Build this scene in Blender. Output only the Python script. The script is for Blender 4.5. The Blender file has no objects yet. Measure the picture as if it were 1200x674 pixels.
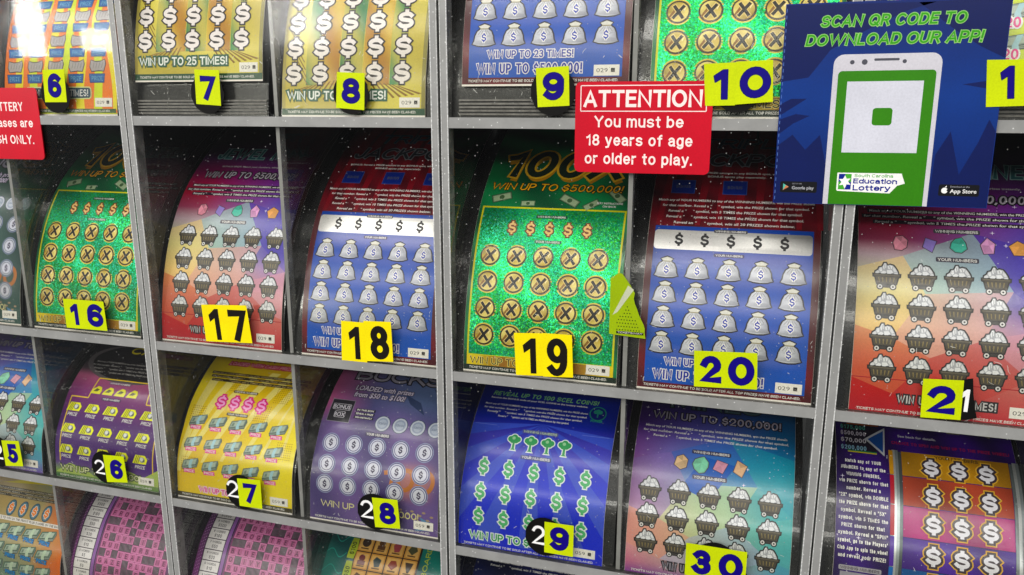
import bpy, math, random
import numpy as np
from mathutils import Matrix, Vector
from mathutils.geometry import tessellate_polygon
random.seed(7)
SC = bpy.context.scene
COL = SC.collection
MM = 0.001
W = 102.0

# ---------------------------------------------------------------- colour
def H(h, k=1.0):
    h = h.lstrip('#')
    c = [int(h[i:i+2], 16)/255 for i in (0, 2, 4)]
    return tuple(min(1, k*(x/12.92 if x <= .04045 else ((x+.055)/1.055)**2.4)) for x in c)
def mixc(a, b, t):
    t = max(0, min(1, t)); return tuple(a[i]*(1-t)+b[i]*t for i in range(3))
def ramp(stops, t):
    if t <= stops[0][0]: return stops[0][1]
    for (a, ca), (b, cb) in zip(stops, stops[1:]):
        if t <= b: return mixc(ca, cb, (t-a)/(b-a))
    return stops[-1][1]
WHITE = H('#f2f0ec'); BLACK = H('#141414'); NAVY = H('#1e1678')

# ---------------------------------------------------------------- curved profiles (depth, height) in mm
def smooth_profile(P):
    P = np.array(P, float)
    n = len(P); t = np.concatenate([[0], np.cumsum(np.hypot(*np.diff(P, axis=0).T))])
    out = []
    for i in range(n-1):
        p0 = P[max(i-1, 0)]; p1 = P[i]; p2 = P[i+1]; p3 = P[min(i+2, n-1)]
        for s in np.linspace(0, 1, 12, endpoint=False):
            out.append(.5*((2*p1)+(-p0+p2)*s+(2*p0-5*p1+4*p2-p3)*s*s+(-p0+3*p1-3*p2+p3)*s**3))
    out.append(P[-1]); out = np.array(out)
    # light smoothing of the curve
    for k in range(6):
        out[1:-1] = .25*out[:-2]+.5*out[1:-1]+.25*out[2:]
    s = np.concatenate([[0], np.cumsum(np.hypot(*np.diff(out, axis=0).T))])
    tan = np.gradient(out, s, axis=0)
    for k in range(12):
        tan[1:-1] = .25*tan[:-2]+.5*tan[1:-1]+.25*tan[2:]
    tan /= np.linalg.norm(tan, axis=1)[:, None]
    return s, out, tan
PB = smooth_profile([(0,0),(1.2,12),(3,25),(7.5,45),(14,65),(22,82),(32,98),(45,113),(60,126),(76,138),(92,148),(115,160),(150,174)])
PC = smooth_profile([(0,0),(1.2,13),(3,28),(7,40),(13,51),(24,68),(42,84),(60,95),(88,108),(105,117),(125,126)])
FLAT = (np.array([-500., 500.]), np.array([[0, -500.], [0, 500.]]), np.array([[0, 1.], [0, 1.]]))
def surf(prof, v, off):
    s, p, t = prof
    d = np.interp(v, s, p[:, 0]); z = np.interp(v, s, p[:, 1])
    z = np.where(v < s[0], v, z)
    td = np.interp(v, s, t[:, 0]); tz = np.interp(v, s, t[:, 1])
    l = np.hypot(td, tz); td /= l; tz /= l
    n = np.stack([-tz, td], -1)       # outward: (depth, height) -> towards viewer and up
    return d+n[..., 0]*off, z+n[..., 1]*off, n

# ---------------------------------------------------------------- lettering as triangles
_tc = {}
def glyphs(s, bold=0.0, shear=0.0):
    key = (s, bold, shear)
    if key in _tc: return _tc[key]
    cu = bpy.data.curves.new('t', 'FONT'); cu.body = s; cu.size = 1; cu.resolution_u = 3
    cu.offset = bold; cu.shear = shear
    o = bpy.data.objects.new('t', cu); COL.objects.link(o)
    dg = bpy.context.evaluated_depsgraph_get()
    m = o.evaluated_get(dg).to_mesh(); m.calc_loop_triangles()
    co = np.empty(len(m.vertices)*3, np.float32); m.vertices.foreach_get('co', co); co = co.reshape(-1, 3)[:, :2]
    ti = np.empty(len(m.loop_triangles)*3, np.int32); m.loop_triangles.foreach_get('vertices', ti)
    T = co[ti].reshape(-1, 3, 2).astype(float)
    o.evaluated_get(dg).to_mesh_clear()
    bpy.data.objects.remove(o); bpy.data.curves.remove(cu)
    a = T[:, 1]-T[:, 0]; b = T[:, 2]-T[:, 0]
    T = T[np.abs(a[:, 0]*b[:, 1]-a[:, 1]*b[:, 0]) > 1e-7]
    _tc[key] = T
    return T
CIRC = [(math.cos(a), math.sin(a)) for a in np.linspace(0, 2*math.pi, 28, endpoint=False)]
def circ(x, y, r, ry=None): return [(x+r*c, y+(ry or r)*s) for c, s in CIRC]
def rrect(x0, y0, x1, y1, r):
    o = []
    for cx, cy, a0 in ((x1-r, y1-r, 0), (x0+r, y1-r, 90), (x0+r, y0+r, 180), (x1-r, y0+r, 270)):
        for k in range(6):
            a = math.radians(a0+18*k); o.append((cx+r*math.cos(a), cy+r*math.sin(a)))
    return o

# ---------------------------------------------------------------- heavy lettering drawn as strokes (cap height 1)
def _arc(cx, cy, rx, ry, a0, a1, n=9):
    return [(cx+rx*math.cos(math.radians(a0+(a1-a0)*i/n)), cy+ry*math.sin(math.radians(a0+(a1-a0)*i/n))) for i in range(n+1)]
def _o(cx, cy, rx, ry): return _arc(cx, cy, rx, ry, 90, 450, 22)
XH = .74
_S = _arc(.33, .74, .31, .26, 25, 90, 4)+_arc(.33, .74, .31, .24, 90, 235, 7)[1:]+_arc(.34, .26, .33, .25, 55, -90, 7)+_arc(.34, .26, .34, .26, -90, -158, 4)[1:]
_s = [(x*.82, y*XH) for x, y in _S]
STROKES = {
 'A': (.78, [[(0, 0), (.39, 1), (.78, 0)], [(.14, .3), (.64, .3)]]),
 'B': (.66, [[(.36, .53), (0, .53), (0, 1), (.36, 1)]+_arc(.36, .765, .24, .235, 90, -90, 6)[1:], [(0, .53), (0, 0), (.38, 0)]+_arc(.38, .265, .28, .265, -90, 90, 6)[1:]]),
 'C': (.74, [_arc(.4, .5, .4, .5, 48, 312, 16)]), 'D': (.7, [[(0, 0), (0, 1), (.3, 1)]+_arc(.3, .5, .4, .5, 90, -90, 12)[1:]+[(0, 0)]]),
 'E': (.56, [[(.56, 1), (0, 1), (0, 0), (.56, 0)], [(0, .52), (.5, .52)]]), 'F': (.54, [[(.54, 1), (0, 1), (0, 0)], [(0, .5), (.48, .5)]]),
 'G': (.78, [_arc(.4, .5, .4, .5, 48, 330, 16)[:-1]+[(.78, .2), (.78, .46), (.46, .46)]]), 'H': (.66, [[(0, 0), (0, 1)], [(.66, 0), (.66, 1)], [(0, .52), (.66, .52)]]),
 'I': (0, [[(0, 0), (0, 1)]]), 'J': (.46, [[(.46, 1), (.46, .26)]+_arc(.23, .24, .23, .24, 0, -180, 8)]), 'K': (.66, [[(0, 0), (0, 1)], [(.62, 1), (.06, .42)], [(.24, .6), (.68, 0)]]),
 'L': (.52, [[(0, 1), (0, 0), (.52, 0)]]), 'M': (.98, [[(0, 0), (0, 1), (.49, .12), (.98, 1), (.98, 0)]]), 'N': (.76, [[(0, 0), (0, 1), (.76, 0), (.76, 1)]]),
 'O': (.84, [_o(.42, .5, .42, .5)]), 'P': (.62, [[(0, 0), (0, 1)], [(.02, 1), (.34, 1)]+_arc(.34, .72, .28, .28, 90, -90, 8)[1:]+[(.02, .44)]]),
 'Q': (.84, [_o(.42, .5, .42, .5), [(.5, .24), (.84, -.04)]]), 'R': (.66, [[(0, 0), (0, 1)], [(.02, 1), (.36, 1)]+_arc(.36, .74, .27, .26, 90, -90, 8)[1:]+[(.02, .48)], [(.36, .48), (.66, 0)]]),
 'S': (.68, [_S]), 'T': (.68, [[(0, 1), (.68, 1)], [(.34, 1), (.34, 0)]]), 'U': (.66, [[(0, 1), (0, .33)]+_arc(.33, .33, .33, .33, 180, 360, 10)[1:]+[(.66, 1)]]),
 'V': (.76, [[(0, 1), (.38, 0), (.76, 1)]]), 'W': (1.3, [[(0, 1), (.33, 0), (.65, .92), (.97, 0), (1.3, 1)]]), 'X': (.7, [[(0, 0), (.7, 1)], [(0, 1), (.7, 0)]]),
 'Y': (.74, [[(0, 1), (.37, .48), (.74, 1)], [(.37, .5), (.37, 0)]]), 'Z': (.64, [[(.02, 1), (.62, 1), (0, 0), (.64, 0)]]),
 'a': (.54, [_arc(.26, .5, .25, XH-.5, 155, 20, 6)+[(.52, .48), (.52, .06), (.56, 0)], [(.52, .43), (.3, .42)]+_arc(.25, .21, .24, .2, 90, 290, 8)+[(.46, .1), (.52, .22)]]),
 'b': (.56, [[(0, 1), (0, 0)], _o(.28, XH/2, .28, XH/2)]), 'c': (.54, [_arc(.3, XH/2, .3, XH/2, 45, 315, 12)]), 'd': (.56, [[(.56, 1), (.56, 0)], _o(.28, XH/2, .28, XH/2)]),
 'e': (.58, [[(.05, .37), (.53, .37)], _arc(.3, XH/2, .29, XH/2, 0, 318, 14)]),  'f': (.34, [_arc(.34, .8, .18, .2, 90, 180, 5)+[(.16, .0)], [(0, .7), (.34, .7)]]),
 'g': (.56, [_o(.28, XH/2+.01, .28, XH/2), [(.56, XH), (.56, .02)]+_arc(.29, -.02, .27, .24, 0, -150, 8)]), 'h': (.52, [[(0, 1), (0, 0)], [(0, .46)]+_arc(.26, .48, .26, .26, 180, 0, 8)+[(.52, 0)]]),
 'i': (0, [[(0, 0), (0, XH)], [(0, .98), (0, 1.02)]]), 'k': (.5, [[(0, 0), (0, 1)], [(.48, XH), (.06, .34)], [(.2, .46), (.52, 0)]]), 'l': (0, [[(0, 0), (0, 1)]]),
 'm': (.86, [[(0, 0), (0, XH)], [(0, .5)]+_arc(.215, .53, .215, .22, 180, 0, 7)+[(.43, 0)], [(.43, .5)]+_arc(.645, .53, .215, .22, 180, 0, 7)+[(.86, 0)]]),
 'n': (.52, [[(0, 0), (0, XH)], [(0, .46)]+_arc(.26, .48, .26, .26, 180, 0, 8)+[(.52, 0)]]), 'o': (.6, [_o(.3, XH/2, .3, XH/2)]),
 'p': (.56, [[(0, XH), (0, -.28)], _o(.28, XH/2, .28, XH/2)]), 'r': (.32, [[(0, 0), (0, XH)], [(0, .44)]+_arc(.28, .42, .28, .31, 180, 85, 6)]), 's': (.54, [_s]),
 't': (.32, [[(.15, .94), (.15, .16)]+_arc(.3, .16, .15, .16, 180, 265, 4), [(0, .7), (.32, .7)]]), 'u': (.52, [[(0, XH), (0, .26)]+_arc(.26, .26, .26, .26, 180, 360, 8)+[(.52, XH)], [(.52, .3), (.52, 0)]]),
 'v': (.54, [[(0, XH), (.27, 0), (.54, XH)]]), 'w': (.84, [[(0, XH), (.21, 0), (.42, .66), (.63, 0), (.84, XH)]]), 'y': (.56, [[(0, XH), (.28, .06)], [(.56, XH), (.24, -.2), (.04, -.24)]]), 'z': (.5, [[(0, XH), (.5, XH), (0, 0), (.5, 0)]]),
 '0': (.6, [_o(.3, .5, .3, .5)]), '1': (.34, [[(.0, .76), (.14, .8), (.3, 1), (.3, 0)]]), '2': (.6, [_arc(.3, .7, .29, .3, 165, -35, 9)+[(.02, 0), (.6, 0)]]),
 '3': (.58, [_arc(.28, .76, .26, .24, 150, -90, 9), _arc(.28, .27, .3, .27, 90, -155, 10)]), '4': (.64, [[(.48, 0), (.48, 1)], [(.46, 1), (0, .26), (.66, .26)]]),
 '5': (.6, [[(.54, 1), (.1, 1), (.05, .5)]+_arc(.28, .31, .31, .31, 120, -150, 10)]), '6': (.6, [_arc(.33, .62, .31, .38, 42, 180, 8)+[(.01, .33)], _o(.3, .29, .29, .29)]),
 '7': (.58, [[(0, 1), (.58, 1), (.18, 0)]]), '8': (.6, [_o(.3, .765, .25, .235), _o(.3, .265, .3, .265)]), '9': (.6, [_arc(.27, .38, .31, .38, 222, 360, 8)+[(.59, .67)], _o(.3, .71, .29, .29)]),
 '$': (.62, [[(x*.9, .08+y*.84) for x, y in _S], [(.31, -.07), (.31, .1)], [(.31, .9), (.31, 1.07)]]),
 '!': (0, [[(0, .36), (0, 1)], [(0, .0), (0, .03)]]), '.': (0, [[(0, 0), (0, .02)]]), ',': (0, [[(0.02, .02), (-.06, -.14)]]), ':': (0, [[(0, 0), (0, .03)], [(0, .55), (0, .58)]]), '"': (.16, [[(0, .72), (0, 1)], [(.16, .72), (.16, 1)]]), "'": (0, [[(0, .74), (0, 1)]]), '-': (.3, [[(0, .42), (.3, .42)]]), '/': (.4, [[(0, 0), (.4, 1)]]),
}
def strip(P, t, cap=True):
    """polyline P thickened to t (square ends, mitred joints) as triangles"""
    P = [np.array(p, float) for p in P]
    Q = [P[0]]
    for p in P[1:]:
        if np.hypot(*(p-Q[-1])) > 1e-6: Q.append(p)
    P = Q
    if len(P) < 2: return np.zeros((0, 3, 2))
    closed = np.hypot(*(P[0]-P[-1])) < 1e-5
    if closed: P = P[:-1]
    n = len(P)
    if cap and not closed:
        d = P[0]-P[1]; P[0] = P[0]+d/np.hypot(*d)*t*.5; d = P[-1]-P[-2]; P[-1] = P[-1]+d/np.hypot(*d)*t*.5
    Lp, Rp = [], []
    for i in range(n):
        if closed: a, b = P[i]-P[i-1], P[(i+1) % n]-P[i]
        else: a = P[i]-P[i-1] if i else P[1]-P[0]; b = P[i+1]-P[i] if i < n-1 else P[-1]-P[-2]
        a = a/np.hypot(*a); b = b/np.hypot(*b); na = np.array([-a[1], a[0]]); nb = np.array([-b[1], b[0]])
        m = na+nb; l = np.hypot(*m)
        if l < .3: m = na; k = 1
        else: m = m/l; k = min(1/max(.35, m@na), 1.5)
        Lp.append(P[i]+m*k*t/2); Rp.append(P[i]-m*k*t/2)
    T = []
    for i in range(n if closed else n-1):
        j = (i+1) % n; T += [(Lp[i], Rp[i], Rp[j]), (Lp[i], Rp[j], Lp[j])]
    return np.array(T)
def stroke_text(s, h, w, t, gap=.30):
    """list of centre lines in mm; the lettering fills height h and width w with stroke weight t (a share of h)"""
    tt = t*h; hh = h-tt; gp = (.085 if t > .17 else .13)*h
    n = 0; G = []; sp = 0; gws = 0
    for ch in s:
        if ch == ' ': sp += .40*h; continue
        gw, pl = STROKES.get(ch, STROKES['O'])
        if G: sp += tt+gp
        G.append((sp, gws, gw, pl)); gws += gw
    kx = ((w-tt-sp)/(gws*hh)) if (w and gws > 0) else .92
    ks = 1.0
    if kx < .42 and gws > 0: kx = .42; ks = max(.3, (w-tt-gws*hh*kx)/sp) if sp else 1.0
    out = []
    for a, b, gw, pl in G:
        for p in pl: out.append([(a*ks+(b+x)*hh*kx, y*hh) for x, y in p])
    return out, sp*ks+gws*hh*kx, hh, tt

class Art:
    """flat print, laid out in mm on a sheet and then wrapped over its curve"""
    def __init__(s):
        s.parts = {}; s.cur = 'sheet'; s.xf = (0, 0, 1, 0)
    def part(s, n): s.cur = n; return s
    def _put(s, T, L, col, mat):
        x, y, k, r = s.xf
        if (x, y, k, r) != (0, 0, 1, 0):
            c, sn = math.cos(r)*k, math.sin(r)*k
            T = np.stack([T[..., 0]*c-T[..., 1]*sn+x, T[..., 0]*sn+T[..., 1]*c+y], -1)
        s.parts.setdefault(s.cur, []).append((T, L, col, mat))
    def poly(s, pts, col, L, mat=0, out=None):
        if out:
            oc, ow = out
            s.outline_poly(pts, oc, ow, L-.5, mat)
        tri = tessellate_polygon([[Vector((a, b, 0)) for a, b in pts]])
        T = np.array([[pts[i] for i in t] for t in tri], float)
        if len(T): s._put(T, L, col, mat)
    def outline_poly(s, pts, col, w, L, mat=0):
        # grow by offsetting along averaged normals
        n = len(pts); A = sum(pts[i][0]*pts[(i+1) % n][1]-pts[(i+1) % n][0]*pts[i][1] for i in range(n))
        sg = 1 if A > 0 else -1; q = []
        for i in range(n):
            p0 = pts[i-1]; p1 = pts[i]; p2 = pts[(i+1) % n]
            e1 = (p1[0]-p0[0], p1[1]-p0[1]); e2 = (p2[0]-p1[0], p2[1]-p1[1])
            l1 = math.hypot(*e1) or 1; l2 = math.hypot(*e2) or 1
            nx = sg*(e1[1]/l1+e2[1]/l2); ny = -sg*(e1[0]/l1+e2[0]/l2); l = math.hypot(nx, ny) or 1
            q.append((p1[0]+nx/l*w*1.15, p1[1]+ny/l*w*1.15))
        s.poly(q, col, L, mat)
    def rect(s, x0, y0, x1, y1, col, L, mat=0, out=None): s.poly([(x0, y0), (x1, y0), (x1, y1), (x0, y1)], col, L, mat, out)
    def grid(s, x0, y0, x1, y1, col, L, st=2.0, mat=0):
        nx = max(1, int((x1-x0)/st)); ny = max(1, int((y1-y0)/st))
        X = np.linspace(x0, x1, nx+1); Y = np.linspace(y0, y1, ny+1); T = []
        for i in range(nx):
            for j in range(ny):
                a, b, c, d = (X[i], Y[j]), (X[i+1], Y[j]), (X[i+1], Y[j+1]), (X[i], Y[j+1])
                T += [(a, b, c), (a, c, d)]
        s._put(np.array(T), L, col, mat)
    def line(s, a, b, w, col, L):
        dx, dy = b[0]-a[0], b[1]-a[1]; l = math.hypot(dx, dy); nx, ny = -dy/l*w/2, dx/l*w/2
        s.poly([(a[0]-nx, a[1]-ny), (b[0]-nx, b[1]-ny), (b[0]+nx, b[1]+ny), (a[0]+nx, a[1]+ny)], col, L)
    def text(s, t, x, y, h, col, L, w=None, al='c', bold=.02, shear=0, out=None, sh=None, rot=0, mat=0):
        """cap height h; width w if given; x is centre / left / right, y the vertical centre"""
        if bold >= .03:
            tw = min(.28, .09+bold*1.9) if h > 2.4 else .17
            P, pw, ph, tt = stroke_text(t, h, w, tw)
            x0 = {'c': x-pw/2, 'l': x+tt/2, 'r': x-pw-tt/2}[al]; y0 = y-ph/2
            c, sn = math.cos(rot), math.sin(rot)
            def tf(p):
                q = [(a+x0-x+shear*(b-ph/2), b+y0-y) for a, b in p]
                return [(a*c-b*sn+x, a*sn+b*c+y) for a, b in q]
            PP = [tf(p) for p in P]
            for k, p in enumerate(PP):
                e = (k % 6)*.05
                if out: s._put(strip(p, tt+2*out[1]), L-.6+e, out[0], mat)
                if sh: s._put(strip(p, tt)+np.array(sh[1]), L-.9+e, sh[0], mat)
                s._put(strip(p, tt), L+e, col, mat)
            return
        T = glyphs(t, bold, shear).copy()
        if not len(T): return
        x0, x1 = T[..., 0].min(), T[..., 0].max()
        T[..., 0] -= x0; bw = x1-x0
        ky = h/.70; kx = (w/bw) if w else ky
        T[..., 0] *= kx; T[..., 1] = (T[..., 1]-.35)*ky
        ww = bw*kx
        T[..., 0] += {'c': -ww/2, 'l': 0, 'r': -ww}[al]
        if rot:
            c, sn = math.cos(rot), math.sin(rot)
            T = np.stack([T[..., 0]*c-T[..., 1]*sn, T[..., 0]*sn+T[..., 1]*c], -1)
        T[..., 0] += x; T[..., 1] += y
        if out:
            oc, ow = out
            for k in range(10):
                a = k*math.pi/5
                s._put(T+np.array([math.cos(a)*ow, math.sin(a)*ow]), L-.5+k*.03, oc, mat)
        if sh:
            s._put(T+np.array(sh[1]), L-.7, sh[0], mat)
        s._put(T, L, col, mat)
    def at(s, x, y, k=1, r=0): s.xf = (x, y, k, r); return s
    def home(s): s.xf = (0, 0, 1, 0)

def split(T, mx):
    """split triangles taller than mx along v (longest edge bisection)"""
    done = []
    work = T
    for _ in range(14):
        if not len(work): break
        ext = work[..., 1].max(1)-work[..., 1].min(1)
        done.append(work[ext <= mx]); work = work[ext > mx]
        if not len(work): break
        d = np.stack([np.abs(work[:, (i+1) % 3, 1]-work[:, i, 1])+.2*np.abs(work[:, (i+1) % 3, 0]-work[:, i, 0]) for i in range(3)], 1)
        k = d.argmax(1); r = np.arange(len(work))
        a = work[r, k]; b = work[r, (k+1) % 3]; c = work[r, (k+2) % 3]; m = (a+b)/2
        work = np.concatenate([np.stack([a, m, c], 1), np.stack([m, b, c], 1)])
    if len(work): done.append(work)
    return np.concatenate(done) if done else T
def ccol(col, T):
    if callable(col):
        return np.array([[col(x, y) for x, y in t] for t in T])
    return np.broadcast_to(np.array(col), (len(T), 3, 3))
def build_part(name, items, prof, parent, mats, x0=-W/2, thick=None, step=.035, mx=2.6, mesh_only=False):
    Vs, Ns, Cs, Ms = [], [], [], []
    flat = prof is FLAT
    for T, L, col, mat in items:
        T = split(T, mx) if not flat else T
        a = T[:, 1]-T[:, 0]; b = T[:, 2]-T[:, 0]; cr = a[:, 0]*b[:, 1]-a[:, 1]*b[:, 0]
        T = np.where((cr < 0)[:, None, None], T[:, ::-1], T)
        d, z, n = surf(prof, T[..., 1], L*step+.001)
        V = np.stack([(T[..., 0]+x0)*MM, d*MM, z*MM], -1)
        Vs.append(V); Ns.append(np.stack([np.zeros_like(d), n[..., 0], n[..., 1]], -1))
        Cs.append(ccol(col, T)); Ms.append(np.full(len(T), mat))
    V = np.concatenate(Vs); N = np.concatenate(Ns); C = np.concatenate(Cs); M = np.concatenate(Ms)
    nt = len(V)
    me = bpy.data.meshes.new(name)
    me.vertices.add(nt*3); me.vertices.foreach_set('co', V.reshape(-1).astype(np.float32))
    me.loops.add(nt*3); me.loops.foreach_set('vertex_index', np.arange(nt*3, dtype=np.int32))
    me.polygons.add(nt); me.polygons.foreach_set('loop_start', np.arange(0, nt*3, 3, dtype=np.int32))
    for m in mats: me.materials.append(m)
    me.polygons.foreach_set('material_index', M.astype(np.int32))
    me.update()
    at = me.color_attributes.new('Col', 'FLOAT_COLOR', 'CORNER')
    at.data.foreach_set('color', np.concatenate([C.reshape(-1, 3), np.ones((nt*3, 1))], 1).reshape(-1).astype(np.float32))
    me.polygons.foreach_set('use_smooth', np.ones(nt, bool))
    me.normals_split_custom_set([tuple(v) for v in N.reshape(-1, 3)])
    if mesh_only: return me
    o = bpy.data.objects.new(name, me); COL.objects.link(o); o.parent = parent
    return o

# ---------------------------------------------------------------- materials
def mat(name):
    m = bpy.data.materials.new(name); m.use_nodes = True
    nt = m.node_tree; nt.nodes.clear()
    return m, nt, nt.nodes, nt.links
def N_(ns, t, **kw):
    n = ns.new(t)
    for k, v in kw.items():
        if k in n.inputs: n.inputs[k].default_value = v
        else: setattr(n, k, v)
    return n
def print_mat(name, rough, spec=.5, foil=0.0, coat=0.0):
    m, nt, ns, l = mat(name)
    out = N_(ns, 'ShaderNodeOutputMaterial'); b = N_(ns, 'ShaderNodeBsdfPrincipled'); l.new(b.outputs[0], out.inputs[0])
    c = N_(ns, 'ShaderNodeVertexColor'); c.layer_name = 'Col'
    tc = N_(ns, 'ShaderNodeTexCoord')
    no = N_(ns, 'ShaderNodeTexNoise', Scale=900.0, Detail=3.0); l.new(tc.outputs['Object'], no.inputs['Vector'])
    mr = N_(ns, 'ShaderNodeMapRange'); mr.inputs[3].default_value = .84; mr.inputs[4].default_value = 1.14
    l.new(no.outputs[0], mr.inputs[0])
    mx = N_(ns, 'ShaderNodeMix', data_type='RGBA', blend_type='MULTIPLY'); mx.inputs[0].default_value = 1
    n2 = N_(ns, 'ShaderNodeTexNoise', Scale=45.0, Detail=3.0); l.new(tc.outputs['Object'], n2.inputs['Vector'])
    m2 = N_(ns, 'ShaderNodeMapRange'); m2.inputs[1].default_value = .3; m2.inputs[2].default_value = .7; m2.inputs[3].default_value = .93; m2.inputs[4].default_value = 1.05; l.new(n2.outputs[0], m2.inputs[0])
    mm = N_(ns, 'ShaderNodeMath', operation='MULTIPLY'); l.new(mr.outputs[0], mm.inputs[0]); l.new(m2.outputs[0], mm.inputs[1])
    l.new(c.outputs[0], mx.inputs[6]); l.new(mm.outputs[0], mx.inputs[7])
    b.inputs['Roughness'].default_value = rough; b.inputs['Specular IOR Level'].default_value = spec
    b.inputs['Coat Weight'].default_value = coat; b.inputs['Coat Roughness'].default_value = .2
    sat = N_(ns, 'ShaderNodeHueSaturation', Saturation=1.07, Value=.95); l.new(mx.outputs[2], sat.inputs['Color']); last = sat.outputs[0]
    if foil:
        vo = N_(ns, 'ShaderNodeTexVoronoi', Scale=1500.0); l.new(tc.outputs['Object'], vo.inputs['Vector'])
        sp = N_(ns, 'ShaderNodeSeparateColor'); l.new(vo.outputs['Color'], sp.inputs[0])
        # each flake of the foil has its own tint and its own tilt
        hs = N_(ns, 'ShaderNodeHueSaturation'); l.new(last, hs.inputs['Color'])
        h = N_(ns, 'ShaderNodeMapRange'); h.inputs[3].default_value = .455; h.inputs[4].default_value = .56; l.new(sp.outputs[0], h.inputs[0]); l.new(h.outputs[0], hs.inputs['Hue'])
        v = N_(ns, 'ShaderNodeMapRange'); v.inputs[3].default_value = .5; v.inputs[4].default_value = 1.5; l.new(sp.outputs[1], v.inputs[0]); l.new(v.outputs[0], hs.inputs['Value'])
        last = hs.outputs[0]
        b.inputs['Metallic'].default_value = .55
        sb = N_(ns, 'ShaderNodeVectorMath', operation='SUBTRACT'); sb.inputs[1].default_value = (.5, .5, .5); l.new(vo.outputs['Color'], sb.inputs[0])
        sc = N_(ns, 'ShaderNodeVectorMath', operation='SCALE'); sc.inputs['Scale'].default_value = foil; l.new(sb.outputs[0], sc.inputs[0])
        ge = N_(ns, 'ShaderNodeNewGeometry'); ad = N_(ns, 'ShaderNodeVectorMath', operation='ADD'); l.new(ge.outputs['Normal'], ad.inputs[0]); l.new(sc.outputs[0], ad.inputs[1])
        nm = N_(ns, 'ShaderNodeVectorMath', operation='NORMALIZE'); l.new(ad.outputs[0], nm.inputs[0]); l.new(nm.outputs[0], b.inputs['Normal'])
    l.new(last, b.inputs['Base Color'])
    return m
M_PRINT = print_mat('ticket_print', .38, .3, 0, .5)
M_FOIL = print_mat('holographic_foil_print', .30, .5, .26)
M_SILVER = print_mat('metallic_silver_print', .3, .5)
M_SILVER.node_tree.nodes['Principled BSDF'].inputs['Metallic'].default_value = .6
M_STICK = print_mat('sticker_print', .5, .12)
M_SIGN = print_mat('sign_laminate', .3, .3, 0, .15)
PM = [M_PRINT, M_FOIL, M_SILVER]

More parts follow.
